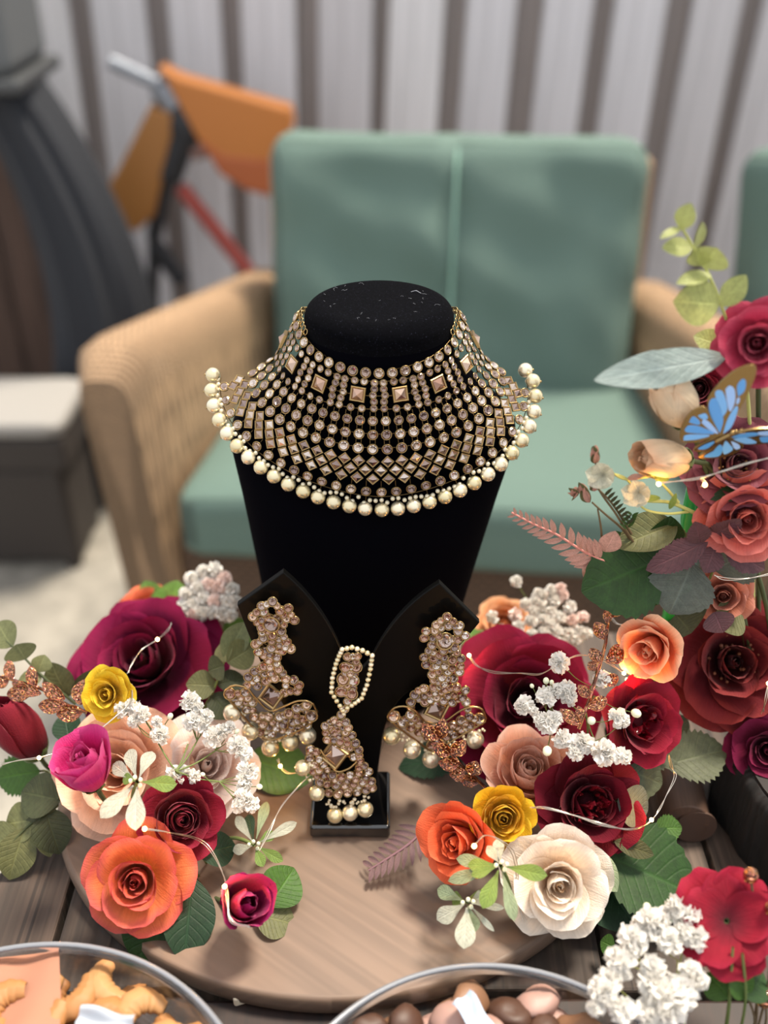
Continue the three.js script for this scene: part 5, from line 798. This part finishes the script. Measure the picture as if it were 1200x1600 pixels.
// ================================================================ bowls of biscuits at the bottom edge
function fitCircle(pts) { // centre and radius of the rim through three of its points
  const [a, b, c] = pts, d = 2 * (a.x * (b.z - c.z) + b.x * (c.z - a.z) + c.x * (a.z - b.z)), s = (p) => p.x * p.x + p.z * p.z;
  const x = (s(a) * (b.z - c.z) + s(b) * (c.z - a.z) + s(c) * (a.z - b.z)) / d, z = (s(a) * (c.x - b.x) + s(b) * (a.x - c.x) + s(c) * (b.x - a.x)) / d; return [x, z, Math.hypot(a.x - x, a.z - z)];
}
const glassM = phy({ color: C('#ffffff'), transmission: 1, thickness: .003, ior: 1.45, roughness: .04, attenuationColor: C('#c9d2d8'), attenuationDistance: .05 });
function bowl(label, hRim, rim, tone, seed, biscuit, group, cat) {
  const [x, z, R] = fitCircle(rim.map(([a, b]) => at(a, b, hRim))), hh = hRim + .018, t = thing('glass_bowl', label, 'bowl', V3(x, TT, z));
  const g = new THREE.LatheGeometry([[0, 0], [R * .8, 0], [R * .93, .004], [R * .97, hh * .5], [R * .985, hh - .002], [R, hh - .001], [R + .002, hh + .0015], [R, hh + .003], [R - .0035, hh + .002], [R * .955, hh * .5], [R * .9, .008], [R * .78, .0035], [0, .0035]].map(([a, b]) => new THREE.Vector2(a, b)), 96);
  part('glass', g, glassM, t);
  const rm = part('rim', new THREE.TorusGeometry(R + .0005, .0016, 10, 120), phy({ color: C('#74777d'), roughness: .2, clearcoat: .6 }), t); rm.rotation.x = Math.PI / 2; rm.position.y = hh + .002;
  const r = rng(seed); let n = 0;
  for (let layer = 0; layer < 2; layer++) for (let k = 0; k < 110; k++) {
    const a = k * 2.39996 + layer, e = Math.sqrt((k + .5) / 110) * R * .93, px = x + Math.cos(a) * e, pz = z + Math.sin(a) * e; if (pz > -.215) continue;
    biscuit(V3(px, TT + hh - .022 + layer * .010 + (r() - .5) * .004, pz), r, n++, layer);
  }
  return [x, z, R, hh];
}
const crescent = [0, 1, 2].map((s) => { const L = .026, c = new THREE.CatmullRomCurve3([V3(-L / 2, 0, .004), V3(-L / 4, 0, -.003), V3(0, .001, -.006), V3(L / 4, 0, -.004), V3(L / 2, 0, .003)]); const g = new THREE.TubeGeometry(c, 20, .0075, 12); const p = g.attributes.position; for (let i = 0; i <= 20; i++) { const o = c.getPointAt(i / 20), k = .25 + .75 * Math.sin(Math.PI * (i / 20 * .86 + .07)) ** .6; for (let j = 0; j <= 12; j++) { const n = i * 13 + j; p.setXYZ(n, o.x + (p.getX(n) - o.x) * k, o.y + (p.getY(n) - o.y) * k * .75, o.z + (p.getZ(n) - o.z) * k + .0006 * Math.sin(i * 2 + s)); } } g.computeVertexNormals(); return g; });
const lump = [0, 1, 2].map((s) => { const g = new THREE.IcosahedronGeometry(.0115, 3), p = g.attributes.position, v = V3(); for (let i = 0; i < p.count; i++) { v.fromBufferAttribute(p, i); const k = 1 + .35 * (noise(v.x * 160 + 50, v.y * 160 + v.z * 120 + 50, 999, 999, s) - .5); p.setXYZ(i, v.x * k * 1.15, v.y * k * .7, v.z * k); } const m = mergeVertices((() => { g.deleteAttribute('uv'); g.deleteAttribute('normal'); return g; })(), 1e-6); m.computeVertexNormals(); return m; });
const bisc = ['#9a6a3c', '#a67a4c', '#8e5e34'].map((c) => std({ color: C(c), roughness: .6 })), nut = ['#5e3e2a', '#76553e', '#42291c', '#8a664e', '#9a7a70'].map((c) => std({ color: C(c), roughness: .55 }));
const pinkPaper = std({ color: C('#9a6a54'), roughness: .8 }), paleFoil = phy({ color: C('#a6abb4'), roughness: .4, clearcoat: .3 });
const bA = bowl('shallow clear bowl of golden crescent biscuits cut off by the bottom left edge', .030, [[0, 1489], [200, 1499], [338, 1600]], 0, 31, (p, r, n, l) => {
  const m = part('crescent_biscuit', crescent[n % 3], bisc[n % 3], scene); m.name = numbered('crescent_biscuit'); m.position.copy(p); m.rotation.set((r() - .5) * .7, r() * 6.28, (r() - .5) * .6); tag(m, 'golden crescent biscuit heaped in the bowl at the bottom left', 'biscuit', 'crescent biscuits in the left bowl'); });
const bB = bowl('shallow clear bowl of brown nut clusters at the bottom centre', .026, [[545, 1585], [731, 1514], [913, 1548]], 1, 33, (p, r, n, l) => {
  const m = part('nut_cluster', lump[n % 3], nut[Math.floor(r() * 5)], scene); m.name = numbered('nut_cluster'); m.position.copy(p); m.rotation.set(r() * 3, r() * 6.28, r() * 3); tag(m, 'brown lumpy nut cluster heaped in the bowl at the bottom centre', 'snack', 'nut clusters in the centre bowl'); });
const sheet = (label, cx, cy, h, w, d, mat, ry, name, tilt = .12) => { const p = at(cx, cy, h); const g = gridGeo(10, 10, (u, v) => ({ p: [(u - .5) * w, .0025 * Math.sin(u * 7 + v * 4) + .002 * Math.sin(v * 9), (v - .5) * d], uv: [u, v] })); const lo = g.clone(); lo.translate(0, -.0006, 0); const m = part(name, merged([g, lo]), mat, scene); m.name = numbered(name); m.material.side = THREE.DoubleSide; m.position.copy(p); m.rotation.set(tilt, ry, 0); tag(m, label, 'paper'); return m; };
sheet('pinkish paper liner folded over the biscuits at the bottom left corner', 20, 1565, .024, .05, .06, pinkPaper, .25, 'paper_liner', 0);
sheet('white paper label lying on the crescent biscuits at the bottom left', 165, 1596, .032, .030, .012, paleFoil, -.2, 'paper_label');
sheet('pale blue foil strip on the nut clusters at the bottom centre', 742, 1588, .032, .012, .024, phy({ color: C('#b9cfe4'), roughness: .3, clearcoat: .5 }), .6, 'foil_strip');

// ---------------------------------------------------------------- fairy lights: fine wire with small glowing drops
function fairy(label, runs, bulbs, glow = .0026) {
  const o = bulbs[0].clone(), t = thing('fairy_light_string', label, 'string lights', o);
  for (const r of runs) for (const k of [0, 1]) part('wire', tube(r.map((p, i) => p.clone().sub(o).add(V3(Math.sin(i * 2.1 + k * 3.1) * .0007, Math.cos(i * 1.7 + k * 3.1) * .0007, 0))), .00028, r.length * 8, 5), M.wire, t);
  for (const p of bulbs) {
    const g = part('led_bulb', new THREE.SphereGeometry(.0013, 12, 10), M.led, t); g.position.copy(p).sub(o); g.castShadow = false;
    const d = new THREE.SphereGeometry(.0026, 14, 12); d.scale(1, 1.25, 1); 
    const l = new THREE.PointLight(0xffb95e, glow); l.position.copy(g.position); l.castShadow = true; l.shadow.radius = .06; t.add(l);
  }
  return t;
}
fairy('fine wire with glowing drops trailing over the left bouquet', [
  [at(268, 974, .10), at(262, 985, .10), at(245, 1000, .102), at(222, 1015, .10), at(205, 1040, .10), at(200, 1052, .098)],
  [at(0, 1195, .07), at(30, 1188, .078), at(60, 1184, .084), at(88, 1176, .084), at(120, 1165, .09), at(180, 1120, .10), at(205, 1095, .10), at(205, 1070, .10)],
  [at(225, 1295, .082), at(260, 1300, .075), at(320, 1318, .05), at(350, 1370, .05), at(355, 1400, .052), at(362, 1440, .05), at(390, 1448, .045)],
  [at(400, 1340, .02), at(420, 1300, .025), at(440, 1260, .03), at(470, 1225, .04), at(490, 1205, .042), at(450, 1208, .03), at(438, 1197, .03), at(434, 1186, .032)]],
  [at(246, 999, .1025), at(61, 1184, .0845), at(226, 1295, .083), at(351, 1385, .056), at(438, 1197, .031)]);
fairy('fine wire with glowing drops looped through the right bouquet', [
  [at(733, 1025, .09), at(745, 1040, .09), at(770, 1050, .092), at(815, 1052, .10), at(845, 1053, .108), at(875, 1036, .12), at(905, 1024, .12), at(940, 1030, .115), at(975, 1052, .11)],
  [at(1045, 1180, .09), at(1050, 1200, .08), at(1055, 1212, .075), at(1040, 1245, .065), at(1030, 1265, .06), at(1018, 1282, .06), at(985, 1296, .075), at(940, 1288, .085), at(900, 1275, .085), at(850, 1262, .085), at(830, 1262, .08)],
  [at(955, 965, .11), at(965, 975, .112), at(985, 978, .112)],
  [at(740, 1322, .08), at(760, 1305, .075), at(800, 1330, .06), at(812, 1420, .02), at(820, 1440, .015)],
  [at(606, 1108, .06), at(612, 1120, .055), at(600, 1160, .03), at(585, 1195, .012)]],
  [at(733, 1024, .0905), at(1018, 1281, .061), at(975, 1052, .111), at(741, 1322, .084), at(980, 1062, .10)]);
fairy('fine wire with glowing drops hanging across the tall right arrangement', [
  [z6(700, 215, -.482), z6(800, 205, -.478), z6(900, 190, -.474), z6(1000, 160, -.472), z6(1100, 128, -.472), z6(1210, 100, -.475)],
  [z6(900, 190, -.474), z6(920, 215, -.474), z6(905, 225, -.476)],
  [z6(1210, 620, -.48), z6(1100, 640, -.478), z6(1000, 640, -.476), z6(960, 625, -.478)],
  [z6(1200, 1110, -.44), z6(1190, 1180, -.436), z6(1175, 1240, -.436)]],
  [z6(712, 218, -.481), z6(918, 222, -.473), z6(1202, 1108, -.438)], .0012);

scene.traverse((o) => { if (o.isMesh) { o.castShadow = o.userData.noShadow ? false : true; o.receiveShadow = true; } });
renderer.render(scene, camera);
